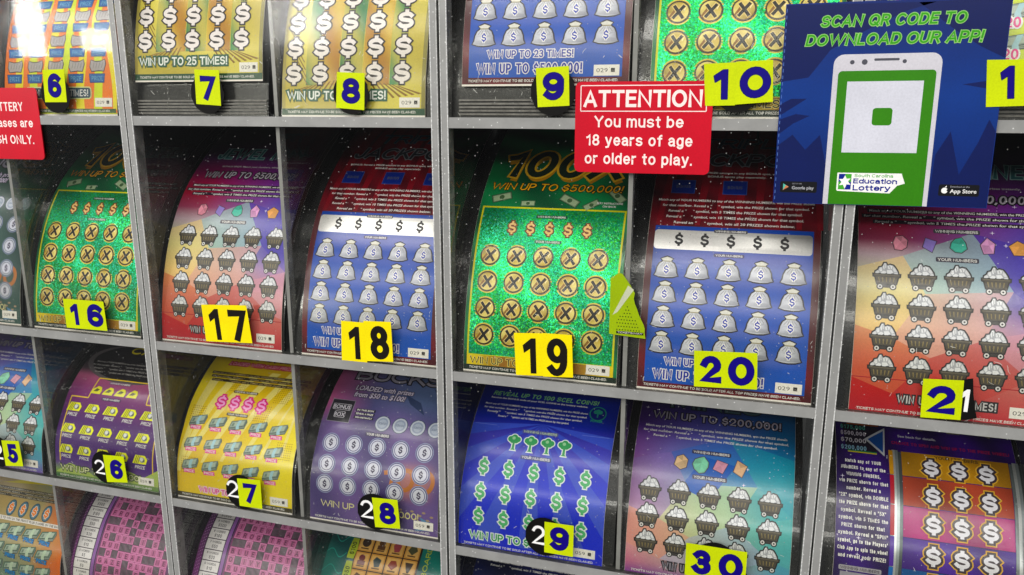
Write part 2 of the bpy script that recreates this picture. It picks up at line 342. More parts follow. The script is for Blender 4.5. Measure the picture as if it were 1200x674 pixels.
def acrylic(name, tint=.93, gloss=.12, spots=0.0, scr=0.0, rough=.03, haze=0.0, lowz=None):
    m, nt, ns, l = mat(name)
    out = N_(ns, 'ShaderNodeOutputMaterial')
    tr = N_(ns, 'ShaderNodeBsdfTransparent'); tr.inputs[0].default_value = (tint, tint, tint*.985, 1)
    gl = N_(ns, 'ShaderNodeBsdfGlossy', Roughness=rough)
    fr = N_(ns, 'ShaderNodeFresnel', IOR=1.49)
    # a face met from behind would read as total reflection: use the thin-sheet curve both ways
    lw = N_(ns, 'ShaderNodeLayerWeight', Blend=.33)
    mp = N_(ns, 'ShaderNodeMath', operation='MULTIPLY'); mp.inputs[1].default_value = gloss*8; l.new(lw.outputs['Fresnel'], mp.inputs[0])
    cl = N_(ns, 'ShaderNodeMath', operation='MINIMUM'); cl.inputs[1].default_value = .8; l.new(mp.outputs[0], cl.inputs[0])
    mx = N_(ns, 'ShaderNodeMixShader'); l.new(cl.outputs[0], mx.inputs[0]); l.new(tr.outputs[0], mx.inputs[1]); l.new(gl.outputs[0], mx.inputs[2])
    ns.remove(fr)
    last = mx
    if spots or scr or haze:
        tc = N_(ns, 'ShaderNodeTexCoord')
        df = N_(ns, 'ShaderNodeBsdfDiffuse'); df.inputs[0].default_value = (.75, .75, .72, 1)
        facs = []
        if haze:
            n = N_(ns, 'ShaderNodeTexNoise', Scale=18.0 if haze < .3 else 90.0, Detail=3.0); l.new(tc.outputs['Object'], n.inputs['Vector'])
            r = N_(ns, 'ShaderNodeMapRange'); r.inputs[1].default_value = .3 if haze > .3 else .4; r.inputs[2].default_value = .7 if haze > .3 else .8; r.inputs[3].default_value = haze*.35 if haze > .3 else 0; r.inputs[4].default_value = haze; l.new(n.outputs[0], r.inputs[0]); facs.append(r.outputs[0])
        if spots:
            for scl, thr, keep in ((520., .15, .87), (210., .07, .8)):
                vo = N_(ns, 'ShaderNodeTexVoronoi', Scale=scl); l.new(tc.outputs['Object'], vo.inputs['Vector'])
                a = N_(ns, 'ShaderNodeMath', operation='LESS_THAN'); a.inputs[1].default_value = thr; l.new(vo.outputs['Distance'], a.inputs[0])
                sp = N_(ns, 'ShaderNodeSeparateColor'); l.new(vo.outputs['Color'], sp.inputs[0])
                g = N_(ns, 'ShaderNodeMath', operation='GREATER_THAN'); g.inputs[1].default_value = keep; l.new(sp.outputs[0], g.inputs[0])
                mu = N_(ns, 'ShaderNodeMath', operation='MULTIPLY'); l.new(a.outputs[0], mu.inputs[0]); l.new(g.outputs[0], mu.inputs[1])
                m2 = N_(ns, 'ShaderNodeMath', operation='MULTIPLY'); m2.inputs[1].default_value = spots; l.new(mu.outputs[0], m2.inputs[0]); facs.append(m2.outputs[0])
        if scr:
            for rot, sx in ((.9, 11.), (-.5, 9.)):
                mpg = N_(ns, 'ShaderNodeMapping'); mpg.inputs['Scale'].default_value = (560., 1., 560./sx)
                mr0 = N_(ns, 'ShaderNodeMapping'); mr0.inputs['Rotation'].default_value = (0, rot, 0); l.new(tc.outputs['Object'], mr0.inputs[0])
                wv = N_(ns, 'ShaderNodeTexNoise', Scale=90.0, Detail=1.0); l.new(mr0.outputs[0], wv.inputs['Vector'])
                ws = N_(ns, 'ShaderNodeVectorMath', operation='SCALE'); ws.inputs['Scale'].default_value = .012; l.new(wv.outputs['Color'], ws.inputs[0])
                wa = N_(ns, 'ShaderNodeVectorMath', operation='ADD'); l.new(mr0.outputs[0], wa.inputs[0]); l.new(ws.outputs[0], wa.inputs[1]); l.new(wa.outputs[0], mpg.inputs[0])
                vo = N_(ns, 'ShaderNodeTexVoronoi', Scale=1.0); l.new(mpg.outputs[0], vo.inputs['Vector'])
                a = N_(ns, 'ShaderNodeMath', operation='LESS_THAN'); a.inputs[1].default_value = .09; l.new(vo.outputs['Distance'], a.inputs[0])
                sp = N_(ns, 'ShaderNodeSeparateColor'); l.new(vo.outputs['Color'], sp.inputs[0])
                n = N_(ns, 'ShaderNodeTexNoise', Scale=32.0+rot*9, Detail=2.0); l.new(tc.outputs['Object'], n.inputs['Vector'])
                s2 = N_(ns, 'ShaderNodeMath', operation='MULTIPLY'); l.new(sp.outputs[0], s2.inputs[0]); l.new(n.outputs[0], s2.inputs[1])
                g = N_(ns, 'ShaderNodeMath', operation='GREATER_THAN'); g.inputs[1].default_value = .29; l.new(s2.outputs[0], g.inputs[0])
                mu = N_(ns, 'ShaderNodeMath', operation='MULTIPLY'); l.new(a.outputs[0], mu.inputs[0]); l.new(g.outputs[0], mu.inputs[1])
                m2 = N_(ns, 'ShaderNodeMath', operation='MULTIPLY'); m2.inputs[1].default_value = scr; l.new(mu.outputs[0], m2.inputs[0]); facs.append(m2.outputs[0])
        f = facs[0]
        for g in facs[1:]:
            x = N_(ns, 'ShaderNodeMath', operation='MAXIMUM'); l.new(f, x.inputs[0]); l.new(g, x.inputs[1]); f = x.outputs[0]
        m3 = N_(ns, 'ShaderNodeMixShader'); l.new(f, m3.inputs[0]); l.new(mx.outputs[0], m3.inputs[1]); l.new(df.outputs[0], m3.inputs[2]); last = m3
    l.new(last.outputs[0], out.inputs[0])
    return m
M_PANE = acrylic('clear_acrylic_pane', .985, .045, spots=.34, scr=0, rough=.11, haze=0)
M_LIP = acrylic('scratched_acrylic_lip', .985, .02, spots=0, scr=.7, haze=.02)
M_CLEAR = acrylic('clear_acrylic', .99, .006)
M_FROST = acrylic('rubbed_acrylic_border', .72, .08, spots=0, haze=.31)
M_WALL = acrylic('clear_acrylic_divider', .74, .12, spots=0, haze=.07)
def solid(name, c, rough, noise=.0, nscale=300., spec=.5, speck=0, coat=0, bump=0):
    m, nt, ns, l = mat(name)
    out = N_(ns, 'ShaderNodeOutputMaterial'); b = N_(ns, 'ShaderNodeBsdfPrincipled'); l.new(b.outputs[0], out.inputs[0])
    b.inputs['Roughness'].default_value = rough; b.inputs['Specular IOR Level'].default_value = spec; b.inputs['Coat Weight'].default_value = coat
    tc = N_(ns, 'ShaderNodeTexCoord'); n = N_(ns, 'ShaderNodeTexNoise', Scale=nscale, Detail=5.0, Roughness=.65); l.new(tc.outputs['Object'], n.inputs['Vector'])
    r = N_(ns, 'ShaderNodeMapRange'); r.inputs[1].default_value = .3; r.inputs[2].default_value = .7; r.inputs[3].default_value = 1-noise; r.inputs[4].default_value = 1+noise; l.new(n.outputs[0], r.inputs[0])
    mx = N_(ns, 'ShaderNodeMix', data_type='RGBA', blend_type='MULTIPLY'); mx.inputs[0].default_value = 1; mx.inputs[6].default_value = (*c, 1); l.new(r.outputs[0], mx.inputs[7])
    last = mx.outputs[2]
    if speck:
        vo = N_(ns, 'ShaderNodeTexVoronoi', Scale=520.0); l.new(tc.outputs['Object'], vo.inputs['Vector'])
        a = N_(ns, 'ShaderNodeMath', operation='LESS_THAN'); a.inputs[1].default_value = .2; l.new(vo.outputs['Distance'], a.inputs[0])
        sp = N_(ns, 'ShaderNodeSeparateColor'); l.new(vo.outputs['Color'], sp.inputs[0])
        g = N_(ns, 'ShaderNodeMath', operation='GREATER_THAN'); g.inputs[1].default_value = 1-speck; l.new(sp.outputs[0], g.inputs[0])
        mu = N_(ns, 'ShaderNodeMath', operation='MULTIPLY'); l.new(a.outputs[0], mu.inputs[0]); l.new(g.outputs[0], mu.inputs[1])
        m2 = N_(ns, 'ShaderNodeMix', data_type='RGBA'); l.new(mu.outputs[0], m2.inputs[0]); l.new(last, m2.inputs[6]); m2.inputs[7].default_value = (.6, .6, .58, 1); last = m2.outputs[2]
    if bump:
        bp = N_(ns, 'ShaderNodeBump', Strength=bump, Distance=.0004); l.new(n.outputs[0], bp.inputs['Height']); l.new(bp.outputs[0], b.inputs['Normal'])
    l.new(last, b.inputs['Base Color'])
    return m
M_EDGE = solid('sawn_acrylic_edge', (.26, .258, .247), .28, .14, 55., speck=.14, bump=.25)
M_EDGEW = solid('chipped_bright_edge', (.55, .55, .53), .35, .6, 700., speck=.5, bump=1)  # chipped acrylic, painted paler to carry the bright edge highlight
M_SEAM = solid('dark_seam', (.07, .068, .065), .6, .3)
M_BLACK = solid('black_chute_plastic', (.016, .016, .016), .24, .4, 500., speck=.05, coat=.3)
M_SMOKE = solid('smoked_shelf', (.035, .035, .034), .3, .4, 120.)
M_BACK = solid('dark_backing', (.012, .012, .012), .7, .3)
M_PAPER = solid('paper_back', (.62, .6, .56), .7, .05)
M_STEEL = solid('cutter_steel', (.20, .19, .185), .35, .4, 200.)

# ---------------------------------------------------------------- scene helpers
def empty(name, loc, label, cat, group=None, rot=None):
    o = bpy.data.objects.new(name, None); COL.objects.link(o); o.location = loc
    o.empty_display_size = .01
    o['label'] = label; o['category'] = cat
    if group: o['group'] = group
    if rot: o.rotation_euler = rot
    return o
def boxes(name, bl, mats, parent, front=None):
    """bl: list of (x0,x1,y0,y1,z0,z1, material index, front material index) in mm"""
    V, F, MI = [], [], []
    for b in bl:
        x0, x1, y0, y1, z0, z1, mi, fi = b
        k = len(V)
        V += [(x, y, z) for x in (x0, x1) for y in (y0, y1) for z in (z0, z1)]
        fs = [((0, 1, 3, 2), mi), ((4, 6, 7, 5), mi), ((0, 4, 5, 1), fi), ((2, 3, 7, 6), mi), ((0, 2, 6, 4), mi), ((1, 5, 7, 3), mi)]
        for f, m in fs: F.append([k+i for i in f]); MI.append(m)
    me = bpy.data.meshes.new(name); me.from_pydata([(x*MM, y*MM, z*MM) for x, y, z in V], [], F)
    for m in mats: me.materials.append(m)
    me.polygons.foreach_set('material_index', MI); me.update()
    o = bpy.data.objects.new(name, me); COL.objects.link(o); o.parent = parent
    return o
# ---------------------------------------------------------------- printed symbols
R5 = [13+18.4*i for i in range(5)]
def legal(a, fg=WHITE, bg=None, x0=4, x1=96, v=2.0, h=1.5, bgv=(0, 3.6)):
    if bg: a.part('sheet').rect(0, bgv[0], W, bgv[1], bg, 3)
    a.part('legal_line').text('TICKETS MAY CONTINUE TO BE SOLD AFTER ALL TOP PRIZES HAVE BEEN CLAIMED.', x0, v, h, fg, 5, w=x1-x0, al='l', bold=.035, shear=.12)
def serial(a, n, x0=82, y0=4.6, w=15, h=6.2):
    a.part('serial_box').rect(x0, y0, x0+w, y0+h, H('#efebe4'), 6)
    a.text(n, x0+1.6, y0+h/2, 2.3, H('#3a3836'), 7.2, w=6.6, al='l', bold=-.005)
    a.rect(x0+10.1, y0+h/2-1.1, x0+12.4, y0+h/2+1.2, H('#2a2624'), 7.2)
    for i in range(3): a.rect(x0+10.5+i*.6, y0+h/2-.8+.5*(i % 2), x0+10.8+i*.6, y0+h/2-.4+.5*(i % 2), H('#b8b0a8'), 7.9)
def paper(a, vmax, edge=H('#e8e2d8')):
    a.part('sheet').grid(-.15, -.2, W+.15, vmax, edge, -6, 4.0); a.rect(-.15, -1.1, W+.15, .0, H('#f6f0ea'), .5)
def coin_x(a, x, y, k=1.0):
    a.at(x, y, k)
    a.poly(circ(0, 0, 8.6), H('#0a5034'), 2); a.poly(circ(0, 0, 7.7), H('#dcc458'), 3)
    a.poly(circ(.0, 0, 6.9), H('#3c2f12'), 4); a.poly(circ(-.1, .1, 5.8), lambda u, v: ramp([(0, H('#c2a034')), (.5, H('#f0e088')), (1, H('#96761c'))], (u*.35-v*.5) % 9/9), 5)
    a.poly([(-5.4, -2.8), (-4, -4.4), (-1, -.6), (-2.5, 1.6)], H('#8a5f1e'), 5.7); a.poly([(2, 4.9), (4.8, 3.4), (3.2, .4)], H('#fff0b8'), 5.7)
    a.text('X', .1, 0, 8.0, H('#17120a'), 7.4, w=6.6, bold=.075, shear=.06, out=(H('#e9cf86'), .4))
    a.home()
def heap_cart(a, x, y, k=1.0):
    a.at(x, y, k)
    hp = [(-6.4, .2), (-6.0, 2.0), (-4.6, 3.0), (-4.0, 4.6), (-2.4, 5.0), (-1.5, 7.3), (-.5, 7.4), (.3, 5.8), (1.6, 6.4), (3.4, 5.9), (4.6, 4.2), (5.6, 2.4), (6.4, .2)]
    bd = [(7.1, .6), (-7.1, .6), (-6.9, -.6), (-5.9, -1.0), (-5.0, -5.0), (5.0, -5.0), (5.9, -1.0), (6.9, -.6)]
    O = H('#201e1f')
    a.poly(hp, H('#aeb0b6'), 4, out=(O, .7)); a.poly(bd, H('#4a443a'), 5, out=(O, .75)); a.rect(-4.4, -7, 4.4, -4.8, H('#3a3735'), 4.1, out=(O, .5))
    for s in (-1, 1):
        a.poly(circ(3.4*s, -6.8, 1.9), O, 5.4); a.poly(circ(3.4*s, -6.8, 1.25), H('#dcdad8'), 6); a.poly(circ(3.4*s, -6.8, .55), H('#2c2a2a'), 6.8)
    for t, g in (([(-6.1, .9), (-5.8, 1.9), (-4.6, 2.8), (-3.8, 1.6), (-4.4, .9)], .80), ([(-4.2, 3.0), (-3.7, 4.3), (-2.6, 4.6), (-2.4, 2.4), (-3.4, 1.9)], .93), ([(-2.2, 5.0), (-1.4, 7.0), (-.7, 7.1), (-.4, 4.4), (-1.6, 3.2)], .97),
                 ([(.3, 5.4), (1.6, 6.1), (3.1, 5.6), (2.6, 3.8), (.7, 3.5)], .90), ([(3.4, 5.3), (4.5, 4.0), (5.3, 2.4), (4.2, 1.9), (3.0, 3.4)], .84), ([(-3.2, 1.5), (-1.6, 2.7), (-.2, 1.9), (-.8, .9), (-3.0, .9)], .95),
                 ([(0, 3.0), (2.4, 3.2), (3.4, 1.6), (2.0, .9), (.2, .9)], .96), ([(4, 1.5), (5.4, 2.0), (5.9, .9), (3.9, .9)], .82)):
        a.poly(t, (g*.86, g*.87, g*.9), 4.9)
    a.line((-1.2, 6.4), (-1.0, 3.8), .3, H('#8a8c92'), 5.5); a.line((1.4, 5.6), (1.9, 3.9), .3, H('#8a8c92'), 5.5)
    for i in range(5): a.poly([(-4.6+2.05*i, -1.4), (-3.9+2.05*i, -1.4), (-3.5+1.8*i, -4.2), (-3.9+1.8*i, -4.2)], H('#85764e'), 6)
    a.line((-6.5, 0), (6.5, 0), .55, H('#6a6355'), 6.2)
    a.home()
def money_bag(a, x, y, k=1.0):
    a.at(x, y, k)
    b = [(-2.2, 3.6), (-4.4, 2.0), (-5.6, -.6), (-6.1, -3.6), (-7.1, -5.4), (-4, -6.2), (0, -6.5), (4, -6.2), (7.1, -5.4), (6.1, -3.6), (5.6, -.6), (4.4, 2.0), (2.2, 3.6)]
    t = [(-2.2, 3.8), (-3.6, 5.2), (-1.6, 5.9), (0, 6.5), (1.8, 5.9), (3.6, 5.2), (2.2, 3.8)]
    a.poly(b, lambda u, v: ramp([(0, H('#e6e8f0')), (.5, H('#c6c8d2')), (1, H('#868894'))], abs((u-x)/k+1.5)/8.5), 4, out=(H('#1c1a24'), .75))
    a.poly(t, H('#dcdad0'), 4, out=(H('#1c1a24'), .7)); a.rect(-2.6, 3.3, 2.6, 4.0, H('#9b9478'), 5)
    for q in (-3.4, -1.6, 1.4, 3.2): a.line((q*.45, 3.1), (q*1.15, .2), .28, H('#8c8a88'), 5)
    a.text('$', 0, -1.6, 5.0, H('#2236a6'), 6.6, bold=.03, out=(H('#f4f2f0'), .45))
    a.home()
def bank_note(a, x, y, k=1.0, c='#7e9084', band='#a4ccd4', r=.25):
    a.at(x, y, k, r); D = H('#39443e')
    a.poly([(-7.2, -1.4), (5.6, -2.6), (5.6, -4.6), (-7.2, -3.4)], H('#55645c'), 3.6, out=(D, .35)); a.poly([(5.6, -2.6), (8.4, 1.6), (8.4, -.4), (5.6, -4.6)], H('#6c7c72'), 3.7, out=(D, .35))
    for q in (.7, 1.35): a.line((-7.1, -1.4-q), (5.6, -2.6-q), .22, H('#a9b8a8'), 4.4)
    a.poly([(-7.2, -1.4), (-4.2, 2.8), (8.4, 1.6), (5.6, -2.6)], H(c), 4.4, out=(D, .35))
    a.poly([(-5.8, -1.0), (-3.8, 2.0), (7.0, 1.1), (5.0, -2.0)], H('#a9b8a6'), 5.2); a.poly([(-5, -.7), (-3.5, 1.5), (-1.6, 1.3), (-3, -.9)], H('#6f8274'), 5.9)
    a.poly([(-1.2, -2.0), (1.8, 2.25), (4.4, 2.0), (1.5, -2.2), (1.5, -4.2), (-1.2, -4.0)], H(band), 6.4)
    a.home()
def label(a, t, x, y, w, bg=H('#2c2a2e'), fg=WHITE, h=1.7):
    a.part('lettering')
    if bg: a.poly(rrect(x-w/2-1, y-h*.85, x+w/2+1, y+h*.85, .8), bg, 5)
    a.text(t, x, y, h, fg, 6, w=w, bold=.03)
RULES = ['Match any of YOUR NUMBERS to any of the WINNING NUMBERS, win the PRIZE shown',
         'for that number. Reveal a "     " symbol, win the PRIZE shown for that symbol.',
         'Reveal a "     " symbol, win 5 TIMES the PRIZE shown for that symbol.',
         'Reveal a "     " symbol, win 10 TIMES the PRIZE shown for that symbol.',
         'Reveal an "     " symbol, win all 20 PRIZES shown below.']
def rules(a, v0, dv, ws, fg=WHITE, bg=None, h=1.5, cx=51, lines=RULES):
    a.part('lettering')
    for i, w in enumerate(ws):
        if bg: a.rect(cx-w/2-1, v0-i*dv-h*.8, cx+w/2+1, v0-i*dv+h*.8, bg, 5)
        a.text(lines[i % len(lines)], cx, v0-i*dv, h, fg, 6, w=w, bold=.012, shear=.1)
def stars(a, n, x0, x1, y0, y1, seed, L=2.2):
    r = random.Random(seed); a.part('sheet')
    for i in range(n):
        x, y, k = r.uniform(x0, x1), r.uniform(y0, y1), r.choice([.25, .35, .5, 1.4])
        if k > 1: a.poly([(x, y+k), (x+k*.16, y+k*.16), (x+k, y), (x+k*.16, y-k*.16), (x, y-k), (x-k*.16, y-k*.16), (x-k, y), (x-k*.16, y+k*.16)], H('#e8def4'), L)
        else: a.poly(circ(x, y, k*.7), H('#d9c8ee'), L)

# ---------------------------------------------------------------- ticket designs (u 0..102, v up from the bottom edge, mm)
def d_green(a, P):
    paper(a, 198)
    def bg(u, v): return mixc(H('#0f8448'), H('#08482a'), .5+.5*math.sin(u*.09+v*.13+1.4*math.sin(v*.07)))
    a.part('sheet').grid(0, 0, W, 198, bg, 0)
    a.rect(2.2, 10, 99.8, 112.4, H('#d8d23c'), 2); a.rect(0, 0, W, 3.6, H('#14261a'), 2)
    a.grid(2.2, 3.7, 99.8, 10.4, lambda u, v: mixc(H('#e8cf3e'), H('#9c6a1c'), .5+.5*math.sin(u*.13-1.9)), 2.5, 3)
    a.part('foil_panel').grid(3.4, 10.9, 98.6, 111.2, lambda u, v: ramp([(0, H('#149648')), (.5, H('#44cc78')), (1, H('#18985c'))], .5+.5*math.sin(u*.05+v*.06+1)), 3, 3, 1)
    a.part('scratch_symbols')
    for i in range(5):
        for y in (24.2, 41.6, 59.2, 76.8): coin_x(a, 13.3+18.0*i, y+.15*i, 1)
        a.text('$', 25.6+12.6*i, 96.6, 8.6, H('#d9a24e'), 6.6, bold=.045, out=(H('#6e2a14'), .8))
        a.text('$', 25.6+12.6*i, 96.7, 8.4, H('#e9c27c'), 7.2, bold=.03)
    a.part('lettering')
    label(a, 'WINNING NUMBERS', 51, 105.5, 19, H('#0d4a35'), H('#e8efe0'), 1.4); label(a, 'YOUR NUMBERS', 51, 87.6, 16, H('#0d6a48'), H('#e8efe0'), 1.4)
    a.text('WIN UP TO 100 TIMES!', 4.6, 7, 4.6, H('#17130c'), 6, w=68, al='l', bold=.03, out=(H('#f0dd7c'), .35))
    G = H('#f0b040')
    a.text('WIN UP TO $500,000!', 5, 129.5, 6.2, G, 6.4, w=90, al='l', bold=.03, shear=.22, out=(H('#2c1a08'), .5))
    a.text('100X', 52, 152, 27, H('#16281a'), 7, w=84, bold=.055, shear=.2, out=(H('#e8b848'), 1.5), sh=(H('#c08a28'), (1.2, -4.0)))
    
    a.text('PLAY INSTRUCTIONS', 88, 117.6, 1.4, WHITE, 6, w=17); a.text('ON BACK', 88, 115.2, 1.4, WHITE, 6)
    a.part('sheet')
    for x, y, r, k in ((14, 120, .3, 1.1), (33, 115.6, .05, .8), (61, 119, -.5, 1.1), (76, 116, .6, .9), (92, 124, -.8, 1.1)):
        a.at(x, y, k, r); a.rect(-6, -2.6, 6, 2.6, H('#5f7a5c'), 2, out=(H('#1d3324'), .4)); a.rect(-5.3, -2, 5.3, 2, H('#9aae8a'), 3); a.poly(circ(0, 0, 1.6), H('#46603f'), 3.8); a.home()
    legal(a, WHITE); serial(a, '029', 82.5, 4.4)

def d_bag(a, P):
    paper(a, 198)
    def bg(u, v): return mixc(H('#6e1420'), H('#4a0d16'), .5+.5*math.sin(u*.2+3*math.sin(v*.05)+v*.11))
    a.part('sheet').grid(0, 0, W, 198, bg, 0)
    for s in range(9):
        x = 4+s*12; a.poly([(x, 104), (x+3, 104), (x+18-s*2, 198), (x+9-s*2, 198)], H('#7c1a24'), 1)
    def blue(u, v):
        c = mixc(H('#2459bc'), H('#2348a4'), v/100)
        g = 0
        for y in (30, 45.4, 60.6, 75.8): g = max(g, math.exp(-((v-y+7)/4.6)**2))
        g = max(g*.18, math.exp(-((v-83)/6)**2)*.4)
        return mixc(c, H('#a9a5d6'), g*math.exp(-((u-51)/46)**6))
    a.grid(4.2, 3.9, 98, 103, blue, 2)
    a.part('scratch_symbols')
    a.poly(rrect(4.2, 87.2, 97.5, 100.2, 2.2), lambda u, v: ramp([(0, H('#e8e6e4')), (.4, H('#c9c7c6')), (.7, H('#f2f0ee')), (1, H('#a9a8a8'))], u/100), 4, 2)
    for i in range(5):
        a.text('$', 19.4+15.6*i, 94, 8.2, H('#2c2a2c'), 6, bold=.05)
        for y in (29.2, 44.8, 60.2, 75.6): money_bag(a, 13.3+18.6*i, y, 1.0)
    a.part('lettering')
    label(a, 'WINNING NUMBERS', 50, 100.4, 18, H('#4a484c'), WHITE, 1.3); label(a, 'YOUR NUMBERS', 50, 84.6, 16, H('#5a5674'), WHITE, 1.3)
    B = H('#2232a0'); O = (H('#e9e6ee'), .55)
    a.text('WIN UP TO 23 TIMES!', 42.5, 17.6, 4.4, B, 6.6, w=53, bold=.045, out=O)
    a.text('WIN UP TO $500,000!', 42, 9.2, 5.8, B, 6.6, w=65, bold=.042, out=O)
    rules(a, 122.5, 4.2, (94, 88, 80, 82, 72), h=1.7)
    for x in (18.5, 50.5, 82.5):
        a.rect(x-7, 128.5, x+7, 139.5, H('#1c2f86'), 4, out=(H('#3d5a9c'), .5)); a.text('BONUS', x, 134, 2.6, H('#5d6270'), 6, w=9, bold=.03)
    a.text('BONUS: Reveal a PRIZE amount in any BONUS spot, win that PRIZE.', 51, 147, 1.6, WHITE, 6, w=78); a.text('BONUS spots play separately.', 51, 143.6, 1.6, WHITE, 6, w=36)
    a.text('JACKPOT', 52, 160, 12, H('#30343c'), 6, w=80, bold=.045, shear=.25, out=(H('#90949a'), .7))
    a.text('TRIPLE', 56, 178, 11, H('#20304c'), 6, w=60, bold=.03, shear=.25, out=(H('#5c6a74'), .5))
    legal(a, WHITE); serial(a, '029', 81.5, 4.4)

FAC = [[(0, 84), (24, 92), (36, 70), (20, 44), (0, 50)], [(24, 92), (60, 108), (80, 74), (36, 70)], [(60, 108), (102, 96), (102, 56), (80, 74)],
       [(20, 44), (36, 70), (80, 74), (66, 46), (40, 34)], [(0, 50), (20, 44), (40, 34), (22, 12), (0, 20)], [(40, 34), (66, 46), (90, 26), (60, 8), (22, 12)], [(66, 46), (102, 56), (102, 22), (90, 26)]]
def gem(a, x, y, k, c, sides, seed):
    r = random.Random(seed); pts = [(x+k*(1+r.uniform(-.16, .16))*math.cos(t), y+k*1.15*(1+r.uniform(-.16, .16))*math.sin(t)) for t in np.linspace(.4, .4+2*math.pi, sides, endpoint=False)]
    a.poly(pts, H(c), 4, out=(H('#4a3a44'), .45)); cx, cy = x+k*.1, y+k*.2
    for i in range(sides):
        p, q = pts[i], pts[(i+1) % sides]; g = r.uniform(.75, 1.35); a.poly([(cx, cy), (p[0]*.88+cx*.12, p[1]*.88+cy*.12), (q[0]*.88+cx*.12, q[1]*.88+cy*.12)], tuple(min(1, t*g) for t in H(c)), 5)
def d_cart(a, P):
    paper(a, 198)
    def bg(u, v):
        base = ramp([(0, H('#b3202c')), (24, H('#c23a34')), (34, H('#d0705c')), (52, H('#dcb070')), (72, H('#b9c890')), (92, H('#b8a0a8')), (102, H('#9a4460')), (116, H('#9c2236')), (135, H('#7c1c50')), (150, H('#3f1a44')), (170, H('#241420')), (198, H('#181018'))], v)
        right = ramp([(0, H('#c04048')), (26, H('#d07a70')), (44, H('#c490a0')), (66, H('#7466b0')), (84, H('#5a4ca8')), (104, H('#6450ac')), (130, H('#6a2c84')), (150, H('#3c1a48')), (198, H('#181018'))], v)
        return mixc(base, right, (u-22)/62)
    a.part('sheet').grid(0, 0, W, 198, bg, 0)
    r = random.Random(3)
    for i, f in enumerate(FAC):
        t = [.16, -.18, -.05, .22, .12, -.1, .1][i]; tint = [H('#f3d488'), H('#9cc4c0'), H('#4840b0'), H('#e2b0a0'), H('#d87858'), H('#c84c48'), H('#d898a8')][i]
        a.poly(f, (lambda tt, k: (lambda u, v: mixc(bg(u, v), tt, k)))(tint, .55), 1)
    a.rect(0, 20, W, 20.5, H('#a82430'), 1.3)
    stars(a, 46, 2, 100, 96, 165, 5)
    a.part('scratch_symbols')
    for i in range(5):
        for y in (26.4, 44.2, 61.9, 79.7): heap_cart(a, 15.6+18.6*i, y+.2*i)
    for i, (c, s) in enumerate((('#d98ea0', 7), ('#8f7cc4', 4), ('#4fb6a0', 8), ('#d79ac8', 5), ('#e8a660', 5))): gem(a, 22.5+15.1*i, 99.8, 4.2, c, s, 11+i)
    label(a, 'WINNING NUMBERS', 52, 108.6, 22, H('#45424c')); label(a, 'YOUR NUMBERS', 52, 90.8, 20, H('#3a3644'))
    a.text('WIN UP TO 50 TIMES!', 50, 9.4, 4.6, H('#c9c6c6'), 6.6, w=50, bold=.04, out=(H('#242024'), .9))
    rules(a, 121.5, 3.9, (90, 96, 84), bg=H('#2b1d2c'), h=1.6)
    a.text('WIN UP TO $500,000!', 51, 132.4, 6.4, H('#b0a8b4'), 6.6, w=80, bold=.04, shear=.2, out=(H('#1c161e'), .9))
    a.text('BONUS SPOT: Match your numbers, win prizes instantly.', 55, 141.5, 1.6, H('#b9b4b8'), 6, w=66)
    a.text('JEWEL MINE', 52, 156, 12, H('#2b5c60'), 6, w=78, bold=.04, shear=.15, out=(H('#7c9c9c'), .7))
    legal(a, WHITE); serial(a, '029', 81.5, 4.4)

def d_cart_teal(a, P):
    paper(a, 150)
    def bg(u, v):
        l = ramp([(0, H('#7a3c8c')), (8, H('#c0708c')), (18, H('#d8949a')), (40, H('#cf8f90')), (60, H('#b06ca0')), (80, H('#8c5aa8')), (100, H('#4c2c78')), (125, H('#2a1a4a')), (150, H('#151022'))], v)
        m = ramp([(0, H('#7c4c9a')), (8, H('#b8a8a8')), (24, H('#c2c89c')), (44, H('#a4c4a4')), (60, H('#6fae9c')), (78, H('#4c84c0')), (95, H('#5a5ca8')), (115, H('#2c2c68')), (150, H('#141426'))], v)
        rr = ramp([(0, H('#7c5cb0')), (12, H('#5c9cb8')), (40, H('#4aacb0')), (70, H('#3ea6b4')), (90, H('#1f6ea0')), (110, H('#164a78')), (150, H('#10182c'))], v)
        return mixc(l, m, u/50) if u < 50 else mixc(m, rr, (u-50)/45)
    a.part('sheet').grid(0, 0, W, 150, bg, 0)
    T = [H('#8a70b8'), H('#3c6cc0'), H('#2c9cb0'), H('#c8d49c'), H('#e8a088'), H('#b0b8d8'), H('#60b8b0')]
    for i, f in enumerate(FAC):
        a.poly([(x, y*.92-2 if y > 20 else y) for x, y in f], (lambda tt: (lambda u, v: mixc(bg(u, v), tt, .5)))(T[i]), 1)
    a.poly([(32, 60), (46, 82), (66, 78), (56, 62), (44, 56)], H('#3563b8'), 1.3)
    stars(a, 40, 2, 100, 66, 130, 9)
    a.part('scratch_symbols')
    for i in range(5):
        for y in (23, 40, 57): heap_cart(a, 12.6+18.9*i, y)
    for i, (c, s) in enumerate((('#d9b890', 6), ('#7cc0a0', 9), ('#d89ab0', 4), ('#d8b08c', 4))): gem(a, 31.5+12.3*i, 76.4, 4.6, c, s, 21+i)
    label(a, 'WINNING NUMBERS', 50, 84.8, 23, H('#3b3a58')); label(a, 'YOUR NUMBERS', 50, 67.8, 20, H('#3b3a58'))
    a.text('WIN UP TO 20 TIMES!', 50, 8, 5, H('#8f8a98'), 6.6, w=52, bold=.04, out=(H('#1e1a24'), .9))
    rules(a, 101, 3.6, (92, 94, 80), h=1.6)
    a.text('WIN UP TO $200,000!', 51, 110.5, 6.2, H('#8a8494'), 6.6, w=84, bold=.04, out=(H('#141018'), .7))
    a.text('MINES', 50, 124, 12, H('#3a5058'), 6, w=60, bold=.04, out=(H('#141820'), .8))
    legal(a, WHITE); serial(a, '059', 82.5, 4.4)

